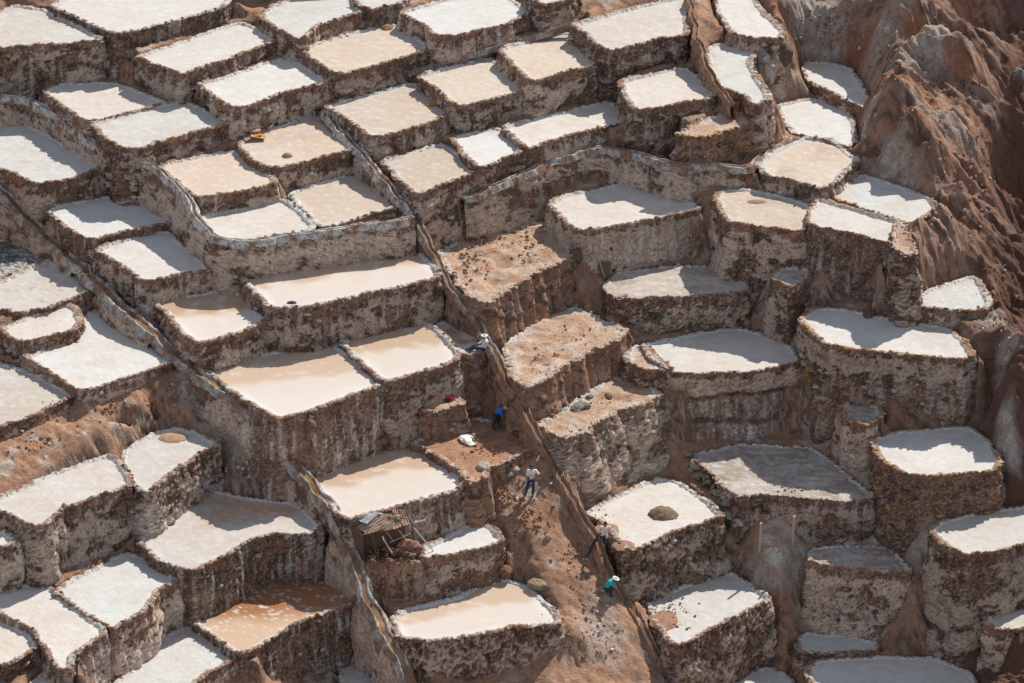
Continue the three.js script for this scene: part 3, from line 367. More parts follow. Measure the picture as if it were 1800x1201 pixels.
// ------------------------------------------------------------------ the hillside sheet, out to the horizon
// pale salt encrusted ground seen in the picture: place and reach in metres
const PALE = [[1355, 968, 1.3], [1405, 985, .9], [395, 705, 1.8], [430, 730, 1.5], [350, 670, 1.2], [1520, 225, 1.1], [1560, 290, 1.2], [1590, 330, .9], [1745, 560, 1.2], [1770, 620, .7], [1765, 740, .8], [1780, 800, .7], [755, 430, 1.1], [1060, 1115, 1.6], [600, 1000, 1.2], [640, 1040, 1], [1360, 150, 1.3], [1620, 960, 1], [1500, 850, 1.6], [1540, 890, 1.2], [1450, 610, 1.2], [1390, 560, 1.2], [1310, 470, 1.2], [1430, 30, 1.6], [1460, 80, 1.2], [1640, 60, 1.8], [1560, 30, 1.5]].map(([x, y, r]) => [pick(x, y), r]);
function groundColor(x, y, z, slope, out) {
  const e = erosion(x, z), a = fbm(x * 0.35, y * 0.35, z * 0.35, 3), b = fbm(x * 1.7, y * 1.7, z * 1.7, 3), s = fbm(x * 0.9 + 40, y * 0.5, z * 0.9, 4);
  let c = mixc(C.earth, C.brown, ss(-0.15, 0.3, a + b * 0.5));
  c = mixc(c, C.tan, 0.6 * ss(0.05, 0.3, b - a * 0.3));
  c = mixc(c, C.salt, 0.55 * ss(0.1, 0.36, s) * (1 - 0.5 * slope));
  if (e > 0) {
    const p = x * 0.80 + z * 0.60, q = -x * 0.60 + z * 0.80, st = fbm(p * 0.12, 2, q * 0.9, 4), st2 = fbm(p * 0.25 + 9, 5, q * 1.8, 3);
    let k = mixc([0.43, 0.27, 0.195], [0.17, 0.092, 0.063], ss(-0.2, 0.2, st2 + 0.5 * fbm(x * 2, y * 2, z * 2, 3)));
    k = mixc(k, [0.40, 0.19, 0.11], 0.8 * ss(0.1, 0.26, st - 0.15 * n3(x * .3, 0, z * .3) + 0.1 * fbm(x * 3, 1, z * 3, 2)));
    k = mixc(k, [0.53, 0.42, 0.365], 0.6 * ss(0.12, 0.3, -st + st2 * 0.5 + 0.4 * fbm(x * 2.2, 4, z * 2.2, 3)));
    k = mixc(k, [0.14, 0.064, 0.042], 0.9 * ss(23.2, 26.5, x + 0.14 * z + 2.5 * fbm(x * .4, 3, z * .4, 3)));
    c = mixc(c, k, e);
  }
  if (slope > 0.5 && e < 0.5) c = mixc(c, wallLook(n3(x * .3, y * .3, z * .3) > 0 ? 'dirt' : 'earthy', x, y, z, 1, {}, 2)[0], 0.85 * ss(0.5, 0.9, slope));
  for (const [q, r] of PALE) { const d2 = (x - q.x) ** 2 + (z - q.z) ** 2; if (d2 < r * r * 2.2) c = mixc(c, mixc([0.46, 0.37, 0.31], C.salt, ss(-.1, .3, b + 0.5 * fbm(x * 5, y * 5, z * 5, 2))), 0.8 * ss(1.2, 0.25, Math.sqrt(d2) / r + 0.9 * s + 0.5 * b)); }
  return mixc(c, C.dark, 0.35 * ss(0.05, 0.35, fbm(x * 4, y * 4, z * 4, 3)));
}
{
  const axis = (lo, hi, step) => { const a = []; for (let v = lo; v <= hi + 1e-6; v += step) a.push(v); let s = step, l = lo, h = hi; while (h < 900) { s *= 1.35; h += s; a.push(h); } s = step; while (l > -900) { s *= 1.35; l -= s; a.unshift(l); } return a; };
  const xs = axis(-31, 31, 0.132), zs = axis(-28, 25, 0.132), S = new Surf(), id = new Int32Array(xs.length * zs.length).fill(-1);
  const skip = (x, z) => { const p = onPond(x, z); return p && groundRaw(x, z) < p.h - 0.2 && inside(p.rough, x, z); };
  const hid = new Uint8Array(xs.length * zs.length);
  zs.forEach((z, j) => xs.forEach((x, i) => { if (x > -31 && x < 31 && z > -28 && z < 25) hid[j * xs.length + i] = skip(x, z) ? 1 : 0; }));
  const vert = (i, j) => { const k = j * xs.length + i; if (id[k] >= 0) return id[k]; const x = xs[i], z = zs[j], h = groundRaw(x, z), y = Math.abs(x) > 33 || Math.abs(z) > 30 ? h + 2 * fbm(x * .05, 0, z * .05, 3) : h + relief(x, z, h) * nearBed(x, z, h), sl = clamp(Math.hypot(groundRaw(x + .15, z) - groundRaw(x - .15, z), groundRaw(x, z + .15) - groundRaw(x, z - .15)) / 0.3 - 0.5); const w = 0.05; return (id[k] = S.v(x + w * n3(x * 5, y * 5, z * 5), y, z + w * n3(x * 5 + 9, y * 5, z * 5), groundColor(x, y, z, sl), x * 0.5, (z - y) * 0.5)); };
  for (let j = 0; j < zs.length - 1; j++) for (let i = 0; i < xs.length - 1; i++) {
    const k = j * xs.length + i; if (hid[k] && hid[k + 1] && hid[k + xs.length] && hid[k + xs.length + 1]) continue;
    const q = [vert(i, j), vert(i, j + 1), vert(i + 1, j + 1), vert(i + 1, j)], y = q.map((v) => S.p[v * 3 + 1]), range = Math.max(...y) - Math.min(...y), size = xs[i + 1] - xs[i];
    if (range < 0.48 || size > 0.2 || hid[k] || onPond(xs[i] + size / 2, zs[j] + size / 2)) { S.q(...q); continue; }
    // steep faces are cut finer, so that they keep their roughness
    const along = Math.abs(y[1] + y[2] - y[0] - y[3]) > Math.abs(y[2] + y[3] - y[0] - y[1]), n = Math.min(24, Math.ceil(range / 0.17)), nu = along ? 2 : n, nv = along ? n : 2, P_ = q.map((v) => [S.p[v * 3], S.p[v * 3 + 1], S.p[v * 3 + 2]]), id = [];
    for (let b = 0; b <= nv; b++) for (let a = 0; a <= nu; a++) {
      const u = a / nu, v = b / nv, w = [0, 1, 2].map((c) => lerp(lerp(P_[0][c], P_[3][c], u), lerp(P_[1][c], P_[2][c], u), v)), edge = (a === 0 || a === nu || b === 0 || b === nv) ? 0 : 1, o = 0.12 * edge * fbm(w[0] * 2.2, w[1] * 2.2, w[2] * 2.2, 3);
      id.push(S.v(w[0] + o, w[1], w[2] + o, groundColor(w[0], w[1], w[2], clamp(range / size / 1.2 - 0.5)), w[0] * .5, (w[2] - w[1]) * .5));
    }
    for (let b = 0; b < nv; b++) for (let a = 0; a < nu; a++) { const m = b * (nu + 1) + a; S.q(id[m], id[m + nu + 1], id[m + nu + 2], id[m + 1]); }
  }
  const m = part(S.geo(), 'hillside', M.earth, scene); m.userData = { kind: 'structure' };
}
// ------------------------------------------------------------------ one pond: bed, rim, retaining wall, stones
function bedColor(p, x, z, e, u, v) {
  const o = p.o, t = Math.min(1, (o.tint ?? 0.3) * 0.9 + 0.12), s = p.cx * 0.37, a = fbm(x * 0.35 + s, p.h, z * 0.35, 3), b = fbm(x * 1.2 + s, p.h, z * 1.2, 3), f = n3(x * 7 + s, 0, z * 7);
  let c;
  if (p.kind === 'salt' || p.kind === 'beige') {
    const base = p.kind === 'beige' ? mixc(C.pink, C.beige, t) : mixc([0.685, 0.70, 0.705], C.white, ss(0.15, 0.45, t));
    c = mixc(base, p.kind === 'beige' ? C.salt : C.pink, clamp((p.kind === 'beige' ? 0.15 : t * 0.9) + 0.9 * a * (0.3 + t)) * (p.kind === 'beige' ? 0.7 : 0.95));
    c = mixc(c, [0.60, 0.49, 0.41], 0.35 * ss(0.12, 0.4, b) * (0.15 + t));
    if (o.stain) c = mixc(c, C.mud, o.stain * ss(0.08, 0.34, fbm(x * 0.5 + s * 3, 2, z * 0.5, 3) + 0.05));
    if (o.orange) c = mixc(c, [0.55, 0.31, 0.17], 0.8 * ss(0.62, 0.3, v + 0.25 * a + 0.2 * b) * ss(0.15, 0.5, u + 0.3 * b));
    if (o.veins) c = mixc(c, [0.42, 0.43, 0.45], 0.25 * o.veins * ss(0.0, 0.25, a));
    if (o.flecks) c = mixc(c, [0.16, 0.13, 0.12], o.flecks * ss(0.22, 0.34, fbm(x * 2.6, 1, z * 2.6, 3)));
    c = mixc(c, C.white, 0.5 * ss(0.5, 0.05, e + 0.2 * b) * (1 - t * 0.4));
    const du = o.dust ?? 0.45; c = mixc(c, [0.50, 0.375, 0.29], du * ss(0.75, 0.0, e + 1.1 * fbm(x * 0.8 + s, 15, z * 0.8, 4) + 0.25 + 0.3 * v));
    c = mixc(c, [0.56, 0.46, 0.385], 0.5 * du * ss(0.05, 0.3, fbm(x * 0.45 + s, 20, z * 0.7, 4)));
  } else if (p.kind === 'wet') {
    const k = v + 0.2 * a + 0.03 * b, deep = mixc([0.60, 0.48, 0.39], [0.50, 0.35, 0.24], t);
    c = mixc(deep, [0.655, 0.585, 0.54], ss(0.40, 0.52, k));
    c = mixc(c, [0.69, 0.635, 0.60], 0.5 * ss(0.1, 0.3, b));
    c = mixc(c, C.white, 0.85 * ss(0.6, 0.1, e + 0.3 * b) * ss(0.3, 0.6, v));
    c = mixc(c, [0.66, 0.55, 0.45], 0.4 * ss(0.0, 0.25, a + 0.3 * n3(x * 1.1, 2, z * 3)) * ss(0.35, 0.6, k) * t);
  } else if (p.kind === 'brown') {
    c = mixc([0.36, 0.17, 0.085], [0.58, 0.42, 0.31], ss(0.42, 0.66, v + 0.15 * a - 0.25 * (u - 0.5)));
    c = mixc(c, C.white, 0.85 * ss(0.2, 0.34, n3(x * 4.4 + 5, 0, z * 9) * 0.8 + 0.5 * fbm(x * 0.9, 4, z * 1.4, 3)) * ss(0.95, 0.5, v));
    c = mixc(c, C.white, 0.8 * ss(0.3, 0.06, e));
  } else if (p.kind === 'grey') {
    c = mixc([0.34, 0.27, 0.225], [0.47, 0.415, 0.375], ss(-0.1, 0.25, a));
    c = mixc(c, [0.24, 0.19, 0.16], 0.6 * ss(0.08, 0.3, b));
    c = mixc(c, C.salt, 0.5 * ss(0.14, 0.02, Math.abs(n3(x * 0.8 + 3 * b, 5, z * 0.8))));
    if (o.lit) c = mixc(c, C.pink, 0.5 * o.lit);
  } else if (p.kind === 'dark') {
    c = mixc([0.10, 0.10, 0.105], [0.55, 0.54, 0.53], ss(0.0, 0.2, fbm(x * 5, 0, z * 5, 2) + 0.25 * (v - 0.5)));
  } else {
    c = o.red ? mixc(C.earth, C.red, ss(-0.1, 0.25, a + b)) : mixc(C.tan, C.earth, ss(-0.1, 0.25, a + b));
    c = mixc(c, C.brown, 0.5 * ss(0.05, 0.3, b));
    c = mixc(c, C.salt, (o.salt ?? 0.3) * ss(0.02, 0.3, a * 0.8 + 0.5 * n3(x * 1.1 + 70, 1, z * 1.1) + 0.22 * ss(0.9, 0.1, e)) * 1.2);
  }
  if (!/wet|brown|dirt/.test(p.kind)) { const q = fbm(x * 2.6 + s, 6, z * 2.6, 3) + 0.45 * fbm((x + z) * 0.9, 3 + s, (z - x) * 3.4, 3), r = n3(x * 5.5, 9, z * 5.5); const q0 = 0.93 + 0.07 * Math.sin(p.cx * 1.7 + p.cy); c = mixc(c, [0.56, 0.5, 0.455], 0.4 * ss(-0.05, 0.3, fbm(x * 0.9 + s, 12, z * 0.9, 4)) * (0.35 + t)); c = c.map((v, i) => q0 * v * (1 + 0.14 * q + 0.05 * r + (i === 2 ? 0.05 * q : 0))); c = mixc(c, C.white, 0.35 * ss(0.1, 0.3, q)); }
  return mixc(c, [0.12, 0.09, 0.07], 0.55 * ss(0.52, 0.62, f) * (p.kind === 'dirt' ? 0.8 : p.kind === 'salt' ? 0.12 : 0.05));
}
function wallLook(kind, x, y, z, d, o, sd = 0) {       // colour and how far the face stands out, d metres under the rim
  const low = fbm(x * 0.5 + sd, y * 0.75, z * 0.5, 3), mid = fbm(x * 1.7, y * 2.1 + sd, z * 1.7, 3), hi = fbm(x * 6, y * 6, z * 6, 2), vhi = n3(x * 11, y * 11, z * 11), streak = fbm(x * 3.2, y * 0.4, z * 3.2 + sd, 3), rag = mid * 0.95 + hi * 0.4 + vhi * 0.07;
  const h1 = Math.sin(sd * 12.9) * 0.5 + 0.5, h2 = Math.sin(sd * 7.3 + 1) * 0.5 + 0.5, h3 = Math.sin(sd * 3.1 + 2) * 0.5 + 0.5;
  let c = mixc(C.brown, C.dark, (0.65 + 0.35 * h3) * ss(-0.15, 0.28, rag)), out = 0.27 * low + 0.13 * mid + 0.06 * hi - 0.03;
  c = mixc(c, C.red, 0.35 * ss(0.05, 0.3, low + 0.4 * mid));
  let pl = 0;
  if (kind === 'plaster') pl = (o.ochre ? ss(1.7, 1.2, d + 1.4 * rag + 0.8 * low) : 1) * ss(0.0, 0.06, d - 0.3 - 0.5 * rag) * ss(0.34, 0.24, hi + vhi * 0.3);
  else if (kind === 'banded') pl = ss(0, 0.06, d - 0.25 - 0.4 * rag) * ss(0.1, 0, d - 1.2 - 0.5 * rag) * ss(0.34, 0.26, hi + vhi * 0.3);
  else if (kind === 'salty') pl = 0.35 * ss(0, 0.06, low + rag * 0.5);
  else if (kind === 'dark' || kind === 'dirt' || kind === 'ochre' || kind === 'slab') pl = 0.8 * ss(0.16, 0.24, low + rag * 0.8);
  else if (kind === 'earthy') pl = 0.35 * ss(0.1, 0.3, low + rag * 0.5);
  else pl = ss(0.0, 0.07, d - 0.45 - 0.8 * rag - 0.8 * low) * ss(0.1, 0.0, mid * 0.5 + hi * 0.3 - low * 1.2 - 0.16 * h1 + 0.04) * ss(0.3, 0.22, hi + vhi * 0.35);
  const plc = mixc(C.plaster, [0.35, 0.255, 0.19], ss(-0.2, 0.3, mid + 0.5 * vhi));
  if (kind !== 'dirt') c = mixc(c, plc, pl * 0.92);
  else { c = mixc(C.brown, C.earth, ss(-0.25, 0.15, low + hi)); c = mixc(c, C.dark, 0.5 * ss(0.05, 0.3, rag)); }
  if (kind === 'rocky') c = mixc(c, [0.3, 0.21, 0.15], ss(-0.1, 0.2, mid));
  if (kind === 'dirt' || kind === 'rocky') out *= 0.6;
  out += pl * 0.075; c = mixc(c, [0.05, 0.031, 0.024], 0.75 * (pl > 0.02 && pl < 0.9 ? 1 : 0));
  const sa = kind === 'salty' ? 0.8 : kind === 'banded' ? 0.95 * ss(1.1, 1.5, d + 0.5 * rag) : kind === 'dirt' ? 0.25 : kind === 'slab' ? 0.2 : kind === 'lumpy' ? 0.4 : 0.35 + 0.55 * h2;
  const g = ss((kind === 'banded' ? -0.1 : 0.12) - 0.12 * h2, 0.3 - 0.05 * h2, streak * 0.8 + 0.3 * hi + 0.15 * vhi + 0.08 * ss(0.3, 1.6, d) + 0.3 * (low - 0.05));
  c = mixc(c, mixc([0.47, 0.39, 0.34], [0.70, 0.645, 0.605], ss(0, .4, streak + hi)), sa * g);
  if (kind === 'banded') { const bd = ss(0.2, 0.05, Math.abs(d - 1.35 - 0.2 * low)) + ss(0.3, 0.05, Math.abs(d - 2.8 - 0.3 * low)); c = mixc(c, C.dark, 0.85 * clamp(bd) * ss(-.2, .1, mid + .15)); out -= 0.08 * clamp(bd); }
  if (kind === 'lumpy') { const l = Math.abs(n3(x * 3.2, y * 2.4, z * 3.2) + 0.3 * hi); out += 0.14 * (0.7 - l * 2.2); c = mixc(c, C.dark, 0.7 * ss(0.18, 0.32, l)); c = mixc(c, C.plaster, 0.5 * ss(0.13, 0.03, l) * ss(-.15, .1, low + hi * .5)); }
  if (kind === 'rocky') { const l = Math.abs(n3(x * 2.4, y * 2.4, z * 2.4)); out += 0.12 * (0.5 - l) + 0.1 * low; }
  if (kind === 'cobble' || kind === 'slab') { const l = Math.abs(n3(x * 3.6, y * 4.4, z * 3.6) + 0.2 * hi); out += 0.1 * (0.5 - l * 2); c = mixc(c, C.dark, 0.7 * ss(0.14, 0.04, l)); }
  if (o.ochre) c = mixc(c, C.ochre, clamp(o.ochre) * 0.35 * ss(0.05, 0.25, mid + 0.4 * hi) * ss(0.9, 0.1, d));
  const pit = n3(x * 8.5 + 3, y * 9.5, z * 8.5), fleck = n3(x * 13 + 8, y * 13, z * 13);
  c = mixc(c, C.dark, 0.8 * (1 - 0.75 * pl) * ss(0.22, 0.38, pit) * (0.5 + 0.5 * ss(-0.2, 0.2, low + mid))); out -= 0.05 * ss(0.2, 0.4, pit);
  c = c.map((v) => v * (0.88 + 0.3 * h1) * (1 + 0.35 * (mid + low)));
  c = mixc(c, [0.56, 0.49, 0.43], 0.6 * ss(0.26, 0.4, fleck) * (kind === 'dirt' ? 0.4 : 1)); out += 0.02 * ss(0.2, 0.4, fleck);
  return [c, out];
}
const STONES = [];
{
  const r = rng(5);
  for (let k = 0; k < 8; k++) {
    const g = mergeVertices(new THREE.OctahedronGeometry(0.5, 1).deleteAttribute('normal').deleteAttribute('uv')), P_ = g.attributes.position, sx = 0.8 + 0.5 * r(), sy = 0.55 + 0.35 * r(), sz = 0.75 + 0.3 * r();
    const cuts = [...Array(4)].map(() => [new THREE.Vector3(r() - .5, r() - .5, r() - .5).normalize(), 0.28 + 0.12 * r()]), q = new THREE.Vector3();
    for (let i = 0; i < P_.count; i++) { q.fromBufferAttribute(P_, i); q.multiplyScalar(1 + 0.25 * n3(q.x * 3 + k * 9, q.y * 3, q.z * 3)); for (const [n, d] of cuts) { const e = q.dot(n) - d; if (e > 0) q.addScaledVector(n, -e * 0.9); } P_.setXYZ(i, q.x * sx, q.y * sy, q.z * sz); }
    g.computeVertexNormals(); STONES.push(g);
  }
}
const stoneGeo = new Map();
const STONE_TONES = { brown: [0.20, 0.14, 0.105], dark: [0.10, 0.08, 0.07], grey: [0.29, 0.26, 0.24], pale: [0.50, 0.44, 0.385], red: [0.31, 0.17, 0.115], ochre: [0.42, 0.235, 0.085], yellow: [0.52, 0.32, 0.12], orange: [0.47, 0.25, 0.12], moss: [0.36, 0.30, 0.20] };
function stoneShape(k, tone) {
  const key = k + tone; if (stoneGeo.has(key)) return stoneGeo.get(key);
  const g = STONES[k].clone(), n = g.attributes.position.count, c = new Float32Array(n * 3), b = STONE_TONES[tone], P_ = g.attributes.position;
  for (let i = 0; i < n; i++) { const w = 0.85 + 0.5 * n3(P_.getX(i) * 4 + k, P_.getY(i) * 4, P_.getZ(i) * 4); c.set([b[0] * w, b[1] * w, b[2] * w], i * 3); }
  g.setAttribute('color', new THREE.BufferAttribute(c, 3)); stoneGeo.set(key, g); return g;
}
function stone(parent, x, y, z, size, tone, r, flat = 1, turn = null) {
  const m = part(stoneShape(Math.floor(r() * 8), tone), 'stone', M.stone, parent);
  m.position.set(x, y, z); m.rotation.set((r() - .5) * 0.6, turn ?? r() * 6.28, (r() - .5) * 0.6); m.scale.set(size * (0.9 + 0.4 * r()), size * flat * (0.8 + 0.3 * r()), size * (0.7 + 0.3 * r()));
  return m;
}
function pickTone(r, list) { return list[Math.floor(r() * list.length)]; }
function buildPond(p, index) {
  const o = p.o, r = rng(1000 + index * 17), root = new THREE.Group(), terrace = o.terrace;
  const ctr = at(p.cx, p.cy, p.h); root.position.set(ctr[0], 0, ctr[2]);
  const X0 = ctr[0], Z0 = ctr[2], R = p.ring, N = R.length, kind = o.wall ?? (p.kind === 'dirt' ? 'dirt' : 'plain');
  const zs = R.map((q) => q[1]), xsr = R.map((q) => q[0]), zlo = Math.min(...zs), zhi = Math.max(...zs), xlo = Math.min(...xsr), xhi = Math.max(...xsr);
  const pv = R.map((q) => q[0] * 0.36 + q[1]), vlo = Math.min(...pv), vhi = Math.max(...pv);
  // bed
  const S = new Surf(), step = 0.15, ni = Math.ceil((xhi - xlo + 0.5) / step) + 1, nj = Math.ceil((zhi - zlo + 0.5) / step) + 1, ids = new Int32Array(ni * nj).fill(-2), wet = p.kind === 'wet' || p.kind === 'brown';
  const vert = (i, j) => {
    const k = j * ni + i; if (ids[k] !== -2) return ids[k];
    const x = xlo - 0.25 + i * step, z = zlo - 0.25 + j * step, ins = inside(p.rough, x, z), e = toEdge(p.rough, x, z);
    if (!ins && e > 0.17) return (ids[k] = -1);
    const u = (x - xlo) / (xhi - xlo), v = clamp((x * 0.36 + z - vlo) / (vhi - vlo)), ed = ins ? e : 0;
    let y = p.h; if (!wet) y += (p.kind === 'dirt' ? 0.05 + 0.10 * (o.rough ?? 0) : 0.008) * fbm(x * 2.2, 3, z * 2.2, 4) + (p.kind === 'dark' ? 0.05 * n3(x * 6, 1, z * 6) : 0) + (o.rough ? 0.6 * o.rough * fbm(x * 0.6, 8, z * 0.6, 3) * ss(0, 0.8, ed) : 0);
    return (ids[k] = S.v(x - X0, y, z - Z0, bedColor(p, x, z, ed, u, v), x * 0.4, z * 0.4));
  };
  for (let j = 0; j < nj - 1; j++) for (let i = 0; i < ni - 1; i++) { const a = vert(i, j), b = vert(i, j + 1), c = vert(i + 1, j + 1), d = vert(i + 1, j); if (a >= 0 && b >= 0 && c >= 0 && d >= 0) S.q(a, b, c, d); }
  part(S.geo(), p.kind === 'dirt' ? 'earth_floor' : wet ? 'brine' : 'salt_bed', wet ? M.wet : p.kind === 'dirt' ? M.earth : M.salt, root);
  // how far down each stretch of wall goes
  const base = R.map((q, i) => { const [a, b] = p.nor[i]; return Math.min(groundRaw(q[0] + a * (p.rws[i] + 0.25), q[1] + b * (p.rws[i] + 0.25)), groundRaw(q[0] + a * (p.rws[i] + 0.6), q[1] + b * (p.rws[i] + 0.6))); });
  const sm = base.map((_, i) => { let m = 0; for (let k = -4; k <= 4; k++) m += base[(i + k + N) % N]; return m / 9; });
  const open = sm.map((b) => ss(-0.2, 0.35, p.h - 0.1 - b)), down = sm.map((b, i) => clamp(p.h - Math.min(b, base[i]) + 0.45, 0.3, 7));
  const rh0 = terrace ? 0.05 : wet ? 0.17 : 0.14;
  // rim
  const rim = new Surf(), prof = [[-0.10, -0.07], [-0.01, 0.55], [0.07, 0.95], [0.45, 1], [0.75, 0.98], [0.95, 0.8], [1.04, 0.45]], rows = [];
  const top = [];
  for (let i = 0; i < N; i++) {
    const [x, z] = R[i], [a, b] = p.nor[i], front = open[i], rh = rh0 * (0.55 + 0.45 * front) * (1 + 0.55 * n3(x * 1.3, p.h, z * 1.3)) + 0.05 * n3(x * 5, p.h, z * 5), w = p.rws[i] * (0.8 + 0.35 * front) * (1 + 0.3 * n3(x * 0.8, p.h + 9, z * 0.8)), tooth = 0.05 * n3(x * 4.5, p.h, z * 4.5) + 0.035 * n3(x * 11, p.h, z * 11), row = [];
    for (let k = 0; k < prof.length; k++) {
      const off = (terrace ? 2.2 * tooth : 0) + (k === 0 ? -0.16 : prof[k][0] * w) + (k < 4 ? tooth * (k ? 0.8 : 1) : 0), y = k === 0 ? p.h - 0.07 : p.h + prof[k][1] * rh, xx = x + a * off, zz = z + b * off, j = 0.05, jx = j * n3(xx * 6, y * 6, zz * 6), jy = (k ? (terrace ? 0.24 : 0.12) : 0) * fbm(xx * 6, y * 5, zz * 6, 3);
      const m = fbm(xx * 1.6, y, zz * 1.6, 3), h = n3(xx * 6, y * 6, zz * 6);
      let c = mixc(C.brown, C.dark, ss(-0.1, 0.3, m + h * 0.4)); c = mixc(c, C.plaster, 0.75 * ss(0.0, 0.22, h * 0.5 + m * 0.6));
      if (terrace) c = mixc(mixc(C.tan, C.earth, ss(-.2, .2, m)), C.salt, (o.salt ?? 0.3) * ss(-0.1, 0.25, m + h * .3));
      const cr = (o.crust ?? 0.42) + (wet ? 0.2 : 0) + (front < 0.4 ? (wet ? 0.75 : 0.35) : 0) + (k < 2 && !terrace ? 0.45 : 0);
      c = mixc(c, C.salt, clamp(cr * 1.3) * ss(0.25 - cr * 0.55, 0.5 - cr * 0.55, m + h * 0.5 + (k < 3 ? 0.35 : k > 4 ? -0.2 + 0.3 * (o.crust ?? 0) : 0)));
      if (o.ochre) c = mixc(c, C.ochre, 0.55 * clamp(o.ochre) * ss(-0.15, 0.15, m + h * 0.5) * (k > 1 ? 1 : 0));
      row.push(rim.v(xx - X0 + a * jx, y + jy, zz - Z0 + b * jx, c, i * 0.035, off * 0.5));
    }
    rows.push(row); top.push([w, rh]);
  }
  for (let i = 0; i < N; i++) { const A = rows[i], B = rows[(i + 1) % N]; for (let k = 0; k < prof.length - 1; k++) rim.q(A[k], A[k + 1], B[k + 1], B[k]); }
  part(rim.geo(), 'rim', M.earth, root);
  // retaining wall
  const wall = new Surf(), dv = 0.074, K = Math.ceil(Math.max(...down) / dv) + 1, wr = [];
  for (let i = 0; i < N; i++) {
    const [x, z] = R[i], [a, b] = p.nor[i], [w, rh] = top[i], y0 = p.h + 0.45 * rh + 0.03, row = [], kk = Math.max(3, Math.min(K, Math.ceil(Math.max(down[i], down[(i + 1) % N], down[(i - 1 + N) % N]) / dv)));
    for (let k = 0; k <= kk; k++) {
      const d = k * dv, y = y0 - d, t = ss(0, 0.25, d), xx = x + a * w, zz = z + b * w, [c, out] = wallLook(kind, xx, y, zz, d, o, index * 3.7);
      const off = w * 1.03 + 0.085 * d + (out * t) - 0.03 + (kind === 'rocky' ? 0.2 * d : kind === 'dirt' ? 0.1 * d : 0);
      row.push(wall.v(x + a * off - X0, y + 0.03 * n3(xx * 5, y * 5, zz * 5) * t, z + b * off - Z0, c, i * 0.035, d * 0.5));
    }
    wr.push(row);
  }
  for (let i = 0; i < N; i++) { const A = wr[i], B = wr[(i + 1) % N], n = Math.min(A.length, B.length); for (let k = 0; k < n - 1; k++) wall.q(A[k], A[k + 1], B[k + 1], B[k]); }
  const W = part(wall.geo(), 'retaining_wall', M.earth, root);
  // stones one can tell apart, on the rim and in the face
  const tones = o.ochre > 1 ? ['ochre', 'yellow', 'orange', 'ochre', 'pale', 'brown'] : o.ochre ? ['ochre', 'brown', 'pale', 'yellow', 'brown', 'grey'] : terrace ? ['brown', 'red', 'grey', 'pale'] : ['brown', 'grey', 'dark', 'pale', 'brown', 'grey'];
  let n = 0; const most = 150;
  const gap = (o.ochre ?? 0) >= 0.9 ? 0.3 : o.rubble ? 0.38 : 0.62;
  let run = 0;
  for (let i = 0; i < N && n < most; i++) {
    run += 0.066;
    const [a, b] = p.nor[i]; if (open[i] < 0.5 || b < -0.55) continue;
    if (run < gap * (0.6 + 0.8 * r())) continue; run = 0;
    if (!((o.ochre ?? 0) >= 0.9) && n3(R[i][0] * 0.7, 4, R[i][1] * 0.7) < -0.12) continue;
    const [w, rh] = top[i], f = 0.55 + 0.45 * r(), s = (o.ochre ?? 0) >= 0.9 ? 0.24 + 0.12 * r() : 0.17 + 0.2 * r() * r() + (o.rubble ? 0.07 : 0);
    stone(W, R[i][0] + a * w * f - X0, p.h + rh * 0.85 + 0.02, R[i][1] + b * w * f - Z0, s, pickTone(r, tones), r, (o.ochre ?? 0) >= 0.9 ? 0.6 : 0.8); n++;
  }
  const dens = { cobble: 5.5, slab: 6, ochre: 6, rocky: 3.2, dark: 1.2, lumpy: 0.6, plain: 0.8, plaster: 0.5, salty: 0.4, banded: 0.3, dirt: 0.35, earthy: .8 }[kind] * (o.dense ?? 1);
  for (let i = 0; i < N && n < 290; i++) {
    const [a, b] = p.nor[i], h = down[i] - 0.45; if (h < 0.35 || b < -0.25) continue;
    let m = dens * 0.066 * Math.min(h, 3.4); while (m > 0 && n < 290) {
      if (r() < m) {
        const d = 0.12 + r() * (Math.min(h, 3.4) - 0.1), y = p.h - d, x = R[i][0] + a * top[i][0], z = R[i][1] + b * top[i][0], [, out] = wallLook(kind, x, y, z, d + 0.1, o, index * 3.7), off = top[i][0] + 0.085 * d + out + (kind === 'rocky' ? 0.2 * d : kind === 'dirt' ? 0.1 * d : 0) - 0.03;
        const wt = kind === 'slab' || kind === 'ochre' ? ['ochre', 'brown', 'dark', 'yellow', 'brown'] : kind === 'cobble' ? (o.ochre ? ['brown', 'dark', 'pale', 'ochre', 'grey'] : ['brown', 'dark', 'red', 'grey', 'brown']) : kind === 'rocky' ? ['pale', 'grey', 'moss', 'brown', 'pale'] : ['brown', 'dark', 'grey', 'plaster'].map((t) => t === 'plaster' ? 'pale' : t);
        stone(W, R[i][0] + a * off - X0, y, R[i][1] + b * off - Z0, 0.2 + 0.2 * r(), pickTone(r, wt), r, kind === 'slab' || kind === 'ochre' ? 0.5 : 0.85, Math.atan2(-b, a) + Math.PI / 2 + (r() - .5) * 0.5); n++;
      }
      m -= 1;
    }
  }
  if (p.key === 'e1') add(root, 'stone_buttress', p.label, 'buttress'); else if (p.kind === 'dirt') add(root, 'earth_terrace', p.label, 'terrace'); else add(root, 'salt_pond', p.label, 'salt pond');
}
PONDS.forEach(buildPond);
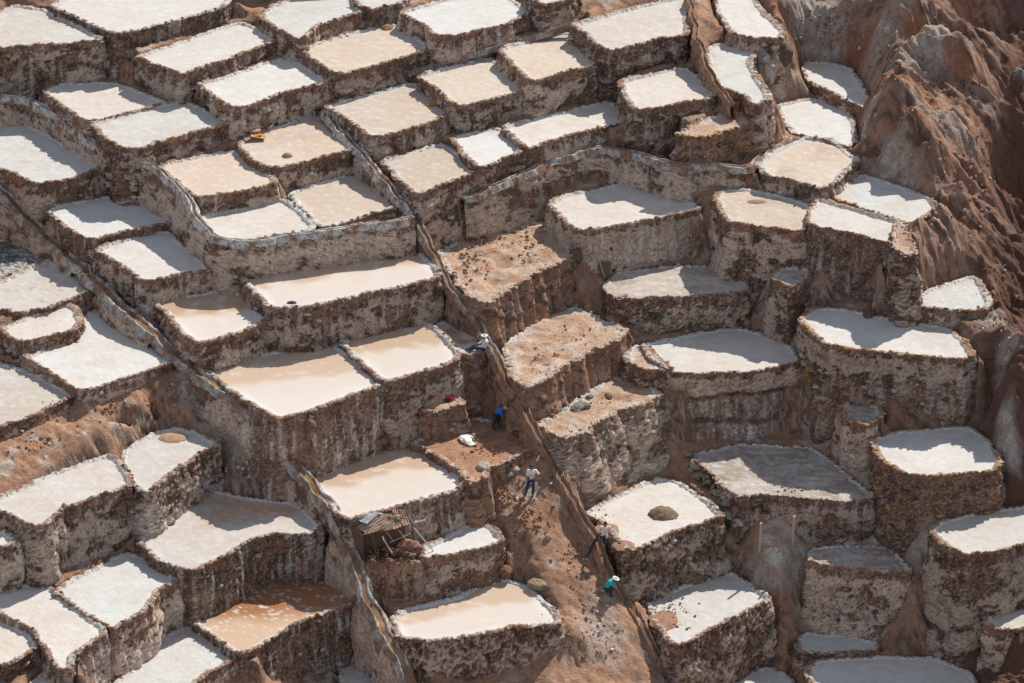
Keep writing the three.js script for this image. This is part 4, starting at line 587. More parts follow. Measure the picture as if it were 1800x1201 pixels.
// ------------------------------------------------------------------ channels: two banks and the water between
for (const ch of CHANNELS) {
  const { way, o, label } = ch, w = o.w, root = new THREE.Group(), O = way[0]; root.position.set(O[0], 0, O[2]);
  const bank = new Surf(), prof = [[-1, -0.3], [-0.8, -0.17], [-0.62, -0.06], [-0.44, 0.07], [-0.26, 0.1], [-0.1, 0.03], [0, -0.12], [0, -0.12], [0.1, 0.03], [0.26, 0.1], [0.44, 0.07], [0.62, -0.06], [0.8, -0.17], [1, -0.3]], rows = [], water = new Surf(), wr = [];
  for (let i = 0; i < way.length; i++) {
    const a = way[Math.max(0, i - 2)], b = way[Math.min(way.length - 1, i + 2)], q = way[i], l = Math.hypot(b[0] - a[0], b[2] - a[2]) || 1, nx = -(b[2] - a[2]) / l, nz = (b[0] - a[0]) / l, row = [];
    const wob = 0.24 * n3(q[0] * 0.7, q[1] * .5, q[2] * 0.7) + 0.09 * n3(q[0] * 3, q[1], q[2] * 3), X = q[0] + nx * wob, Z = q[2] + nz * wob, half = w / 2;
    prof.forEach(([f, y], k) => {
      const side = k < 7 ? -1 : 1, ext = f, s = o.spread ?? (0.18 + w * 0.6), off = side * half * (1 + 0.2 * n3(q[0] * 2, side * 5, q[2] * 2)) + ext * s * (1 + 0.5 * n3(q[0] * 0.7 + side * 7, q[1] * .5, q[2] * 0.7)), x = X + nx * off, z = Z + nz * off;
      const yy = q[1] + 0.07 * fbm(x * 1.6, 2, z * 1.6, 3) + y * (o.mud ? 1.15 : 0.9) * (1 + 0.5 * n3(x * 1.5, 3, z * 1.5)) + 0.05 * fbm(x * 5, q[1] * 5, z * 5, 2);
      const m = fbm(x * 1.5, yy, z * 1.5, 3), h = n3(x * 6, yy * 6, z * 6), cr = o.crust ?? 0.15;
      let c = o.mud ? mixc(C.brown, C.earth, ss(-0.2, 0.2, m + h * .4)) : mixc(C.brown, C.grey, ss(-0.2, 0.2, m));
      c = mixc(c, C.salt, clamp(cr * 1.25) * ss(0.2 - cr * 0.4, 0.4 - cr * 0.4, m * 0.9 + h * 0.5 + 0.3 * n3(x * 3, yy * 3, z * 3)) * (Math.abs(f) < 0.05 ? 0.2 : 1));
      c = mixc(c, C.dark, 0.3 * ss(0.15, 0.4, h));
      row.push(bank.v(x - O[0], yy, z - O[2], c, i * 0.06, off * 0.5));
    });
    rows.push(row);
    const wc = o.mud ? mixc([0.13, 0.08, 0.055], [0.24, 0.15, 0.1], 0.5 + n3(q[0], q[1], q[2])) : mixc([0.16, 0.09, 0.05], [0.30, 0.19, 0.11], 0.5 + n3(q[0] * 2, q[1], q[2] * 2)), ws = [];
    for (const s of [-0.75, 0.75]) ws.push(water.v(X + nx * half * s * 1.4 - O[0], q[1] - 0.035 + 0.01 * n3(q[0] * 6, s, q[2] * 6), Z + nz * half * s * 1.4 - O[2], wc, i * 0.06, s));
    wr.push(ws);
  }
  for (let i = 0; i < rows.length - 1; i++) { for (let k = 0; k < prof.length - 1; k++) bank.q(rows[i][k], rows[i][k + 1], rows[i + 1][k + 1], rows[i + 1][k]); water.q(wr[i][0], wr[i][1], wr[i + 1][1], wr[i + 1][0]); }
  // where a side falls away, a wall carries the channel
  if (!o.nowall) for (const side of [-1, 1]) {
    const S = new Surf(), cols = []; let any = false;
    for (let i = 0; i < way.length; i += 1) {
      const k = side < 0 ? 0 : prof.length - 1, id = rows[i][k], x = bank.p[id * 3] + O[0], y = bank.p[id * 3 + 1], z = bank.p[id * 3 + 2] + O[2], q = way[i], l = Math.hypot(x - q[0], z - q[2]) || 1, a = (x - q[0]) / l, b = (z - q[2]) / l;
      const g = Math.min(surfY(x + a * 0.35, z + b * 0.35), surfY(x + a * 0.8, z + b * 0.8)), D = clamp(y - g + 0.4, 0, 5), col = [], n = D > 0.75 ? Math.ceil(D / 0.07) : 0; if (n) any = true;
      for (let m = 0; m <= n; m++) { const d = m * 0.07, [c, out] = wallLook(o.wall ?? (o.mud ? 'dirt' : 'plain'), x, y - d, z, d + 0.2, o, 5), f = out * ss(0, 0.3, d) + 0.08 * d - 0.09; const back = -0.16 * ss(0, 0.12, d) * 0; const cc = mixc(c, C.salt, 0.8 * Math.min(1, (o.crust ?? 0) * 1.2) * ss(0.12, -0.1, d - 0.16 + 0.5 * fbm(x * 3.5, y * 1.2, z * 3.5, 3) - 0.25 * n3(x * 8, y * .8, z * 8) * (o.crust ?? 0))); col.push(S.v(x + a * (f + back) - O[0], y + 0.16 - d, z + b * (f + back) - O[2], cc, i * 0.06, d * 0.5)); }
      cols.push(col);
    }
    if (!any) continue;
    let run = new Surf();
    const flush = () => { if (run.i.length) part(run.geo(), 'retaining_wall', M.earth, root); run = new Surf(); };
    for (let i = 0; i < cols.length - 1; i++) {
      const A = cols[i], B = cols[i + 1], n = Math.min(A.length, B.length); if (n < 2) { flush(); continue; }
      const cp = (id) => { run.m ??= new Map(); if (run.m.has(id)) return run.m.get(id); const k = run.v(S.p[id * 3], S.p[id * 3 + 1], S.p[id * 3 + 2], S.c.slice(id * 3, id * 3 + 3), S.u[id * 2], S.u[id * 2 + 1]); run.m.set(id, k); return k; };
      for (let k = 0; k < n - 1; k++) side > 0 ? run.q(cp(A[k]), cp(B[k]), cp(B[k + 1]), cp(A[k + 1])) : run.q(cp(A[k]), cp(A[k + 1]), cp(B[k + 1]), cp(B[k]));
    }
    flush();
  }
  part(bank.geo(), 'bank', M.earth, root); part(water.geo(), 'water', M.wet, root);
  add(root, 'brine_channel', label, 'channel');
}
// ------------------------------------------------------------------ smaller things
const paint = (c, rough = 0.8, metal = 0) => new THREE.MeshStandardMaterial({ color: new THREE.Color().setRGB(...c), roughness: rough, metalness: metal, bumpMap: bumpT, bumpScale: 0.004 });
const PM = { wood: paint([0.30, 0.21, 0.14]), greyWood: paint([0.50, 0.46, 0.42]), orange: paint([0.52, 0.25, 0.10]), darkWood: paint([0.15, 0.095, 0.065]), rust: paint([0.40, 0.24, 0.17], 0.7), zinc: paint([0.42, 0.44, 0.46], 0.45, 0.5), white: paint([0.72, 0.70, 0.67]), yellow: paint([0.62, 0.42, 0.05], 0.5), black: paint([0.02, 0.02, 0.025], 0.5), steel: paint([0.3, 0.3, 0.3], 0.4, 0.8), skin: paint([0.27, 0.15, 0.095], 0.6), skinDark: paint([0.21, 0.115, 0.075], 0.6), jeans: paint([0.028, 0.045, 0.10]), trousers: paint([0.03, 0.034, 0.055]), blue: paint([0.035, 0.17, 0.65]), teal: paint([0.025, 0.46, 0.43]), tee: paint([0.76, 0.75, 0.73]), pinkShirt: paint([0.74, 0.64, 0.61]), straw: paint([0.55, 0.45, 0.30]), hair: paint([0.012, 0.01, 0.01], 0.5), redCloth: paint([0.45, 0.03, 0.07]), greyCloth: paint([0.35, 0.38, 0.40]), navy: paint([0.03, 0.05, 0.13]), shoe: paint([0.05, 0.045, 0.04]), crust: M.salt };
const V = (...a) => new THREE.Vector3(...a);
function bar(a, b, w, t) { const d = b.clone().sub(a), L = d.length(), g = new RoundedBoxGeometry(w, L, t, 1, Math.min(w, t) * 0.2); g.applyQuaternion(new THREE.Quaternion().setFromUnitVectors(V(0, 1, 0), d.normalize())); g.translate((a.x + b.x) / 2, (a.y + b.y) / 2, (a.z + b.z) / 2); return g; }
function pole(a, b, r0, r1 = r0) { const d = b.clone().sub(a), L = d.length(), g = new THREE.CylinderGeometry(r1, r0, L, 9, 6), P_ = g.attributes.position; for (let i = 0; i < P_.count; i++) { const y = P_.getY(i); P_.setX(i, P_.getX(i) + 0.012 * n3(y * 1.4 + L * 9, 2, r0 * 90)); P_.setZ(i, P_.getZ(i) + 0.012 * n3(y * 1.4 + 7, L, r0 * 50)); } g.computeVertexNormals(); g.applyQuaternion(new THREE.Quaternion().setFromUnitVectors(V(0, 1, 0), d.normalize())); g.translate((a.x + b.x) / 2, (a.y + b.y) / 2, (a.z + b.z) / 2); return g; }
function lump(rx, ry, rz, seed, rough = 0.3, f = 2.2, detail = 4) { const g = mergeVertices(new THREE.IcosahedronGeometry(1, detail).deleteAttribute('normal').deleteAttribute('uv')), P_ = g.attributes.position, q = V(0, 0, 0), uv = new Float32Array(P_.count * 2); for (let i = 0; i < P_.count; i++) { q.fromBufferAttribute(P_, i); q.multiplyScalar(1 + rough * fbm(q.x * f + seed, q.y * f, q.z * f, 4)); P_.setXYZ(i, q.x * rx, q.y * ry, q.z * rz); uv[i * 2] = q.x * rx * .5; uv[i * 2 + 1] = (q.z * rz + q.y * ry) * .5; } g.setAttribute('uv', new THREE.BufferAttribute(uv, 2)); g.computeVertexNormals(); return g; }
function tint(g, f) { const P_ = g.attributes.position, c = new Float32Array(P_.count * 3); for (let i = 0; i < P_.count; i++) c.set(f(P_.getX(i), P_.getY(i), P_.getZ(i)), i * 3); g.setAttribute('color', new THREE.BufferAttribute(c, 3)); return g; }
const thing = (p) => { const o = new THREE.Group(); o.position.copy(p); return o; };
// mounds of mud on beds
function mound(px, py, rx, ry, rz, label, name = 'mud_mound', cat = 'mud mound', cols = [C.earth, C.brown]) { const p = pick(px, py), m = new THREE.Mesh(tint(lump(rx, ry, rz, px, 0.35, 2.5), (x, y, z) => mixc(cols[0], cols[1], ss(-0.2, 0.2, fbm(x * 6, y * 6, z * 6, 3)))), M.earth); if (ry > 0.18) { const P_ = m.geometry.attributes.position; for (let i = 0; i < P_.count; i++) { const y = P_.getY(i), f = 1 + 0.35 * clamp(0.5 - y / ry) + 0.12 * n3(P_.getX(i) * 7, y * 7, P_.getZ(i) * 7); P_.setX(i, P_.getX(i) * f); P_.setZ(i, P_.getZ(i) * f); P_.setY(i, y + 0.05 * fbm(P_.getX(i) * 8, px, P_.getZ(i) * 8, 3)); } m.geometry.computeVertexNormals(); } m.position.copy(p); m.castShadow = m.receiveShadow = true; return add(m, name, label, cat); }
mound(1165, 905, .66, .4, .6, 'rounded brown mud mound standing on the white pond bed', 'mud_mound', 'mud mound', [[0.30, 0.215, 0.14], [0.21, 0.145, 0.095]]);
mound(505, 275, .24, .2, .24, 'small mud mound with a pale skirt on the tan pond');
mound(305, 770, .75, .12, .6, 'flat tan dirt patch at the back of the rounded white pond', 'dirt_patch', 'dirt patch', [C.tan, C.earth]);
mound(1330, 355, .5, .05, .3, 'brown puddle crust at the corner of the orange beige pond', 'mud_crust', 'mud crust', [[0.40, 0.26, 0.17], [0.33, 0.2, 0.13]]);
mound(680, 50, .32, .22, .28, 'clod of dirt on the back corner of the beige pond near the top');
mound(1066, 934, .75, .14, .85, 'brown dug dirt spilled on the left corner of the pond with the mud mound', 'dirt_spill', 'dirt spill', [C.earth, C.brown]);
mound(1096, 960, .6, .12, .6, 'brown dug dirt spilled on the front corner of the pond with the mud mound', 'dirt_spill', 'dirt spill', [C.earth, C.brown]);
mound(1166, 1092, .75, .1, 1.1, 'brown dirt spilled along the left side of the lower white pond', 'dirt_spill', 'dirt spill', [C.earth, C.brown]);
// boulders
STONE_TONES.sand = [0.42, 0.31, 0.19];
const BOULDERS = [
  [1378, 100, .62, .72, .5, 'brown', 'large upright brown boulder on the bank above the white ponds'],
  [1345, 128, .7, .95, .9, 'crust', 'lumpy salt crusted boulder beside the snow white pond'],
  [888, 1008, .42, .34, .36, 'red', 'reddish boulder below the small white ledge'],
  [945, 1030, .62, .26, .42, 'sand', 'flat yellowish rock at the back of the long pale pond'],
  [963, 946, .22, .18, .18, 'pale', 'small white stone on the dug earth slope'],
  [893, 838, .3, .22, .24, 'grey', 'grey rock left of the man in the white shirt, nearer one'],
  [906, 829, .28, .2, .22, 'pale', 'pale rock left of the man in the white shirt, further one'],
  [1012, 455, .42, .45, .35, 'brown', 'rounded boulder on the end of the dug terrace'],
  [1016, 718, .55, .22, .35, 'grey', 'largest flat grey stone lying on the terrace with the white front edge'],
  [1037, 700, .22, .15, .18, 'grey', 'small grey stone above the flat one on the bare terrace'],
  [1070, 697, .26, .17, .2, 'sand', 'tan stone at the right on the bare terrace'],
  [1030, 716, .28, .2, .22, 'moss', 'brownish stone touching the flat grey stone'],
  [1790, 140, .5, .55, .4, 'grey', 'dark grey rock hanging on the slope at the upper right edge'],
  [1528, 555, .4, .28, .3, 'brown', 'brown rock at the foot of the tallest dark wall'],
  [850, 822, .5, .2, .35, 'pale', 'flat pale stone at the lip of the working floor'],
  [545, 752, .42, .45, .34, 'red', 'brown block leaning at the foot of the flooded pond wall'],
];
for (const [px, py, rx, ry, rz, tone, label] of BOULDERS) {
  const p = pick(px, py), base = tone === 'crust' ? [0.62, 0.6, 0.58] : STONE_TONES[tone], m = new THREE.Mesh(tint(lump(rx, ry, rz, px + py, tone === 'crust' ? 0.5 : 0.45, tone === 'crust' ? 3.5 : 1.6), (x, y, z) => { const q = fbm(x * 5 + px, y * 5, z * 5, 3); return tone === 'crust' ? mixc(C.salt, C.brown, ss(0.1, 0.3, q + 0.15)) : mixc(base, base.map((v) => v * 0.6), ss(-0.1, 0.3, q)); }), M.earth);
  m.position.set(p.x, p.y + ry * 0.3, p.z); m.rotation.y = px; m.castShadow = m.receiveShadow = true; add(m, 'boulder', label, 'boulder');
}
// dry stone rubble bank right of the pond with the mound, and the slab steps
{
  const r = rng(31), root = thing(pick(1255, 860)), O = root.position;
  for (let k = 0; k < 46; k++) { const t = k / 46, px = lerp(1206, 1312, t) + (r() - .5) * 16, py = lerp(800, 938, Math.pow(t, 0.9)) + (r() - .5) * 14, q = pick(px, py); stone(root, q.x - O.x, q.y - O.y + 0.05 + 0.12 * r(), q.z - O.z, 0.3 + 0.28 * r(), pickTone(r, ['moss', 'pale', 'moss', 'grey', 'brown']), r); }
  for (let k = 0; k < 9; k++) { const q = pick(1368 + k * 6, 1 + 860 + (r() - .5) * 10); stone(root, q.x - O.x, q.y - O.y, q.z - O.z, 0.2, 'brown', r); }
  add(root, 'rubble_bank', 'line of yellowish rubble descending right of the pond with the mud mound', 'rubble bank');
  const st = thing(pick(1440, 700)), S = st.position;
  const g = new THREE.BoxGeometry(0.62, 0.16, 0.42, 3, 1, 2);
  for (let k = 0; k < 15; k++) {
    const t = k / 14, px = lerp(1418, 1478, t) + 5 * Math.sin(k * 2.1), py = lerp(640, 778, t), q = pick(px, py), tone = pickTone(r, ['ochre', 'orange', 'brown', 'ochre', 'pale']);
    const sg = tint(g.clone(), (x, y, z) => { const w = 0.8 + 0.5 * n3(x * 5 + k, y * 5, z * 5); return STONE_TONES[tone].map((v) => v * w); }), P_ = sg.attributes.position; for (let i = 0; i < P_.count; i++) { const X = P_.getX(i), Y = P_.getY(i), Z = P_.getZ(i); P_.setXYZ(i, X * (1 + 0.25 * n3(X * 4 + k, Y, Z * 4)), Y + 0.03 * n3(X * 5, k, Z * 5), Z * (1 + 0.3 * n3(X * 3, k, Z * 4))); } sg.computeVertexNormals();
    const m = part(sg, 'slab', M.stone, st); m.position.set(q.x - S.x, q.y - S.y + 0.06, q.z - S.z); m.rotation.set((r() - .5) * .2, (r() - .5) * .5, (r() - .5) * .25);
  }
  add(st, 'stone_steps', 'steps of ochre slabs descending between the banded wall and the stone edged pond', 'steps');
}
// posts
for (const [px, py, top, label] of [[1335, 966, 920, 'left one of two wooden posts on the pale hummock'], [1393, 955, 908, 'right one of two wooden posts on the pale hummock']]) { const p = pick(px, py), h = (py - top) / PXV, m = new THREE.Mesh(pole(V(0, -0.4, 0), V(0.05, h, 0), 0.075, 0.07), paint([0.55, 0.40, 0.27])); m.position.copy(p); m.castShadow = true; add(m, 'wooden_post', label, 'post', 'posts on the pale hummock'); }
// leaning board of planks with a stick
{
  const p = pick(1060, 489), o = thing(p); for (let k = 0; k < 3; k++) { const m = part(new RoundedBoxGeometry(0.27, 0.95, 0.05, 1, 0.01), 'plank', PM.darkWood, o); m.position.set(-0.28 + k * 0.28, 0.40 + 0.02 * k, -0.12); m.rotation.set(-0.35, 0, -0.14); }
  add(o, 'leaning_board', 'dark wooden board leaning against the speckled tan wall', 'board');
  const s = new THREE.Mesh(pole(V(0.1, 0, 0.05), V(-0.42, 1.75, -0.3), 0.03), PM.greyWood); s.position.copy(p); add(s, 'stick', 'thin stick leaning on the speckled wall above the board', 'stick');
}
function heap(px, py, name, label, cat, n, size, mat, r, spread) { const p = pick(px, py), o = thing(p); for (let k = 0; k < n; k++) { const L = size * (0.7 + 0.7 * r()), m = part(new RoundedBoxGeometry(L, 0.05, L * (0.3 + 0.25 * r()), 1, 0.012), 'plank', mat[k % mat.length], o); m.position.set((r() - .5) * spread, 0.06 + 0.05 * k * 0.6, (r() - .5) * spread * 0.7); m.rotation.set((r() - .5) * .5, r() * 1.2 - .3, (r() - .5) * .5); } return add(o, name, label, cat); }
{ const r = rng(8); heap(448, 246, 'plank_heap', 'heap of orange broken planks on the tan pond corner', 'plank heap', 7, 0.75, [PM.orange, PM.rust, PM.orange], r, 0.7); heap(438, 232, 'plank_heap', 'reddish dark planks piled behind the orange heap', 'plank heap', 5, 0.6, [PM.rust, PM.darkWood], r, 0.6); heap(763, 184, 'plank_heap', 'orange plank pieces lying on the cream pond', 'plank heap', 4, 0.55, [PM.orange], r, 0.45); heap(788, 204, 'plank_heap', 'single orange plank piece on the corner of the cream pond rim', 'plank heap', 2, 0.4, [PM.orange], r, 0.2); heap(1096, 522, 'broken_brick', 'broken reddish brick pieces on the ledge of the half shaded pond', 'brick', 3, 0.4, [PM.rust, PM.orange], r, 0.3); }
{ const p = pick(484, 219), m = new THREE.Mesh(lump(.2, .13, .14, 3, .5), PM.navy); m.position.copy(p); add(m, 'cloth_bundle', 'small dark blue bundle at the back of the tan pond', 'bundle'); }
{ const p = pick(513, 533), m = new THREE.Mesh(lump(.26, .12, .13, 6, .4), paint([0.05, 0.06, 0.09])); m.position.copy(p); add(m, 'dark_bag', 'dark flat bag lying on the front rim of the long wide pond', 'bag'); }
// pipe behind the digging, white hose at the workers
function wire(list, r, mat, name, label, cat, lift = 0.05) { const p = list.map(([x, y, l]) => pick(x, y).add(V(0, l ?? lift, 0))), o = p[0].clone(), g = new THREE.TubeGeometry(new THREE.CatmullRomCurve3(p.map((q) => q.clone().sub(o))), 40, r, 6), m = new THREE.Mesh(g, mat); m.position.copy(o); m.castShadow = true; return add(m, name, label, cat); }
wire([[832, 341], [850, 333], [872, 326], [895, 320]], 0.035, PM.greyWood, 'pipe', 'thin pale pipe on the dark bank above the dug terrace', 'pipe', 0.15);
wire([[957, 772], [958, 785], [950, 800], [943, 814]], 0.06, PM.white, 'white_hose', 'short white hose running down to the man in the white shirt', 'hose', 0.06);
// clothes, sack, tools on the working floor
{
  const p = pick(784, 702), o = thing(p); const a = part(lump(.3, .17, .22, 11, .7, 2), 'red_cloth', PM.redCloth, o); a.position.set(.12, .13, 0); const b = part(lump(.24, .15, .2, 14, .7, 2), 'grey_cloth', PM.greyCloth, o); b.position.set(-.2, .1, .05); const c = part(lump(.2, .08, .14, 18, .6, 2), 'dark_cloth', PM.black, o); c.position.set(0, .05, .18); add(o, 'clothes_heap', 'red and grey clothes heaped on the earth ledge', 'clothes');
  const q = pick(818, 776), s = thing(q); const d = part(lump(.26, .14, .55, 21, .8, 2.2), 'sack', PM.white, s); d.rotation.y = 0.5; d.position.y = .08; const e = part(lump(.34, .1, .2, 25, .8, 2.5), 'sack_fold', PM.white, s); e.position.set(.2, .06, -.4); const f = part(lump(.22, .07, .2, 29, .6, 2.5), 'sack_mouth', PM.white, s); f.position.set(.3, .05, .45); add(s, 'white_sack', 'crumpled white sacking on the working floor', 'sack');
}
function tool(a, b, label, blade = true) { const o = thing(a), d = b.clone().sub(a); part(pole(V(0, 0, 0), d, 0.022), 'handle', PM.wood, o); if (blade) { const g = new THREE.SphereGeometry(0.15, 10, 6, 0, Math.PI * 2, 0, 1.1); g.scale(0.75, 0.3, 1.1); const m = part(g, 'blade', PM.steel, o); m.position.copy(d); m.lookAt(a.clone().add(d.clone().multiplyScalar(2))); } return add(o, 'shovel', label, 'shovel'); }
tool(pick(818, 757).add(V(0, .08, 0)), pick(849, 769).add(V(0, .06, 0)), 'shovel lying beside the white sacking');
tool(pick(901, 853).add(V(0, .35, 0)), pick(909, 880).add(V(0, .05, 0)), 'stick handled tool stuck in the slope left of the man in white');
// ------------------------------------------------------------------ the tin roofed lean-to
{
  const D5 = BY.d5.h, O = V(...at(680, 960, D5)), o = thing(O), L = (px, py, h) => V(...at(px, py, h)).sub(O), r = rng(12);
  const sheet = (A, B, Cc, Dd, waves, thick) => { const S = { p: [], i: [], uv: [] }, nu = waves * 6, nv = 6, n = B.clone().sub(A).cross(Dd.clone().sub(A)).normalize(); if (n.y < 0) n.negate(); for (const s of [0, 1]) for (let j = 0; j <= nv; j++) for (let i = 0; i <= nu; i++) { const u = i / nu, v = j / nv, q = A.clone().lerp(B, u).lerp(Dd.clone().lerp(Cc, u), v); q.addScaledVector(n, 0.025 * Math.sin(u * waves * 2 * Math.PI) + 0.04 * n3(u * 3, v * 3, waves) - s * thick); S.p.push(q.x, q.y, q.z); S.uv.push(u, v); } const W = nu + 1, N = W * (nv + 1); for (const s of [0, 1]) for (let j = 0; j < nv; j++) for (let i = 0; i < nu; i++) { const a = s * N + j * W + i; s ? S.i.push(a, a + W, a + 1, a + 1, a + W, a + W + 1) : S.i.push(a, a + 1, a + W, a + 1, a + W + 1, a + W); } const g = new THREE.BufferGeometry(); g.setAttribute('position', new THREE.Float32BufferAttribute(S.p, 3)); g.setAttribute('uv', new THREE.Float32BufferAttribute(S.uv, 2)); g.setIndex(S.i); g.computeVertexNormals(); return g; };
  const hf = BY.b25.h - 0.45, hb = BY.b25.h + 0.12;
  const rusty = new THREE.MeshStandardMaterial({ vertexColors: true, roughness: 0.75, metalness: 0.15 }); rusty.name = 'rusted tin';
  const rt = (seed, white) => (x, y, z) => { const a = fbm(x * 2 + seed, 1, z * 2, 4), b = fbm(x * 7, seed, z * 7, 3); let c = mixc([0.40, 0.25, 0.18], [0.22, 0.11, 0.07], ss(-0.1, 0.25, a)); c = mixc(c, [0.58, 0.52, 0.47], white * ss(0.0, 0.25, b + a * 0.5)); return c; };
  part(tint(sheet(L(612, 923, hf + .1), L(650, 940, hf), L(690, 918, hb - .1), L(650, 902, hb), 7, .008), rt(1, .8)), 'roof_sheet', rusty, o);
  part(tint(sheet(L(645, 938, hf + .07), L(698, 930, hf + .06), L(712, 905, hb), L(672, 903, hb + .04), 8, .008), rt(5, .5)), 'roof_sheet', rusty, o);
  part(tint(sheet(L(690, 931, hf + .12), L(729, 919, hf + .12), L(716, 897, hb + .06), L(690, 894, hb + .08), 7, .008), rt(9, .3)), 'roof_sheet', rusty, o);
  part(sheet(L(628, 915, hb - .12), L(645, 921, hb - .2), L(668, 902, hb + .06), L(652, 897, hb + .1), 5, .008), 'roof_sheet', PM.zinc, o);
  for (const [x0, y0, x1, y1] of [[655, 940, 662, 985], [725, 922, 730, 972], [628, 930, 632, 975]]) part(pole(L(x1, y1, D5 - .05), L(x0, y0, hf - .03), 0.05), 'post', PM.darkWood, o);
  part(pole(L(640, 939, hf - .06), L(733, 917, hf - .06), 0.045), 'beam', PM.greyWood, o);
  part(pole(L(722, 921, hf), L(748, 914, hf + .1), 0.04), 'beam', PM.greyWood, o);
  part(pole(L(727, 928, hf - .05), L(762, 969, D5 + .1), 0.035), 'brace', PM.greyWood, o);
  part(bar(L(672, 944, hf - .15), L(690, 974, D5 + .35), 0.16, 0.04), 'plank', PM.greyWood, o);
  part(bar(L(680, 936, hf - .1), L(692, 952, D5 + .85), 0.08, 0.03), 'plank', PM.greyWood, o);
  part(bar(L(700, 931, hf - .1), L(712, 947, D5 + .85), 0.08, 0.03), 'plank', PM.greyWood, o);
  part(bar(L(685, 954, D5 + .75), L(722, 938, D5 + .95), 0.06, 0.03), 'rail', PM.greyWood, o);
  for (let k = 0; k < 9; k++) { const t0 = k / 9, t1 = (k + 0.96) / 9, A = L(618, 918, hb - .2), B = L(712, 899, hb - .1), p0 = A.clone().lerp(B, t0), p1 = A.clone().lerp(B, t1), g = new THREE.BoxGeometry(p0.distanceTo(p1), 1.9, 0.05), m = part(g, 'wall_board', PM.darkWood, o); m.position.copy(p0.add(p1).multiplyScalar(.5)).add(V(0, -0.95, 0.12)); m.rotation.y = Math.atan2(-(B.z - A.z), B.x - A.x); }
  for (let k = 0; k < 5; k++) { const A = L(618, 922, hb - .3), B = L(638, 940, hf - .05), p0 = A.clone().lerp(B, (k + .5) / 5), m = part(new THREE.BoxGeometry(A.distanceTo(B) / 5.2, 1.5, 0.05), 'side_board', PM.darkWood, o); m.position.copy(p0).add(V(0, -0.8, 0)); m.rotation.y = Math.atan2(-(B.z - A.z), B.x - A.x); }
  const wl = new THREE.Mesh(tint(lump(.78, .62, .5, 41, .4), (x, y, z) => mixc(C.red, C.brown, ss(-.2, .2, fbm(x * 4, y * 4, z * 4, 3)))), M.earth); wl.name = 'stone_wall'; wl.position.copy(L(718, 968, D5 + .2)); o.add(wl);
  for (let k = 0; k < 44; k++) { const q = L(650 + r() * 92, 958 + r() * 26, D5 + .15 + .5 * r()); stone(wl, q.x - wl.position.x, q.y - wl.position.y, q.z - wl.position.z + .3, .22 + .12 * r(), pickTone(r, ['red', 'brown', 'brown', 'dark']), r); }
  add(o, 'lean_to', 'lean-to of rusted tin sheets and grey poles below the flooded pond', 'shed');
  for (let k = 0; k < 11; k++) { const px = 660 + r() * 58, py = 903 + r() * 22, h = lerp(hb, hf, (py - 898) / 34) + .1, q = at(px, py, h), g = stoneShape(k % 8, ['brown', 'grey', 'pale'][k % 3]), m = new THREE.Mesh(g, M.stone); m.position.set(...q); m.scale.setScalar(0.2 + 0.14 * r()); m.castShadow = true; add(m, 'roof_stone', 'stone weighing down the rusted tin roof', 'stone', 'stones lying on the tin roof'); }
  // cans under the roof
  const can = (px, py, mat, label) => { const q = at(px, py, D5 + .02), c = thing(V(...q)); const b = part(new RoundedBoxGeometry(.2, .34, .14, 3, .035), 'body', mat, c); b.position.y = .17; part(new THREE.CylinderGeometry(.035, .035, .06, 10).translate(.05, .36, 0), 'cap', PM.black, c); part(new THREE.TorusGeometry(.06, .014, 6, 12, Math.PI).translate(-.04, .33, 0), 'handle', mat, c); return add(c, 'jerry_can', label, 'jerry can'); };
  can(657, 984, PM.yellow, 'yellow plastic jerry can under the tin roof'); can(665, 981, PM.navy, 'dark blue can right of the yellow one');
}
// ------------------------------------------------------------------ clods: nobody could count them
function clods(list, n, sizes, label, tones, seed) {
  const r = rng(seed), tn_ = tones.map((t) => STONE_TONES[t]), im = new THREE.InstancedMesh(tint(STONES[2].clone(), () => [1, 1, 1]), M.stone, n), m4 = new THREE.Matrix4(), q = new THREE.Quaternion(), e = new THREE.Euler();
  for (let k = 0; k < n; k++) { const [x, y, sx, sy] = list[k % list.length], px = x + (r() + r() - 1) * sx, py = y + (r() + r() - 1) * sy, p = pick(px, py), s = sizes[0] + (sizes[1] - sizes[0]) * r() ** 3, c = tn_[Math.floor(r() * tn_.length)], w = 0.8 + 0.5 * r(); q.setFromEuler(e.set(r() * 6, r() * 6, r() * 6)); m4.compose(p.add(V(0, s * 0.2, 0)), q, V(s * (.8 + .5 * r()), s * .8, s)); im.setMatrixAt(k, m4); im.setColorAt(k, new THREE.Color().setRGB(c[0] * w, c[1] * w, c[2] * w)); }
  im.name = numbered('loose_clods'); im.userData = { kind: 'stuff', label, category: 'clods' }; im.castShadow = im.receiveShadow = true; scene.add(im);
}
STONE_TONES.soil = [0.33, 0.187, 0.117]; STONE_TONES.soil2 = [0.25, 0.14, 0.09];
clods([[850, 420, 70, 35], [880, 400, 60, 25], [930, 440, 60, 30], [830, 460, 40, 50]], 420, [.05, .26], 'clods of dug earth on the terrace right of the channel', ['soil', 'soil2', 'brown', 'pale'], 1);
clods([[920, 880, 45, 50], [930, 920, 55, 30], [880, 860, 30, 40], [860, 790, 60, 30]], 420, [.05, .24], 'clods on the dug slope between the workers', ['soil', 'soil2', 'red'], 2);
clods([[1190, 1075, 40, 35], [1165, 1090, 25, 30]], 150, [.04, .2], 'brown clods spilled over the white pond at the bottom', ['soil2', 'brown'], 3);
clods([[1165, 912, 30, 9]], 60, [.03, .12], 'crumbs about the mud mound', ['soil2', 'brown'], 11);
clods([[1085, 965, 25, 25], [1060, 925, 22, 35]], 150, [.04, .18], 'clods on the corner of the pond with the mud mound', ['soil', 'soil2'], 4);
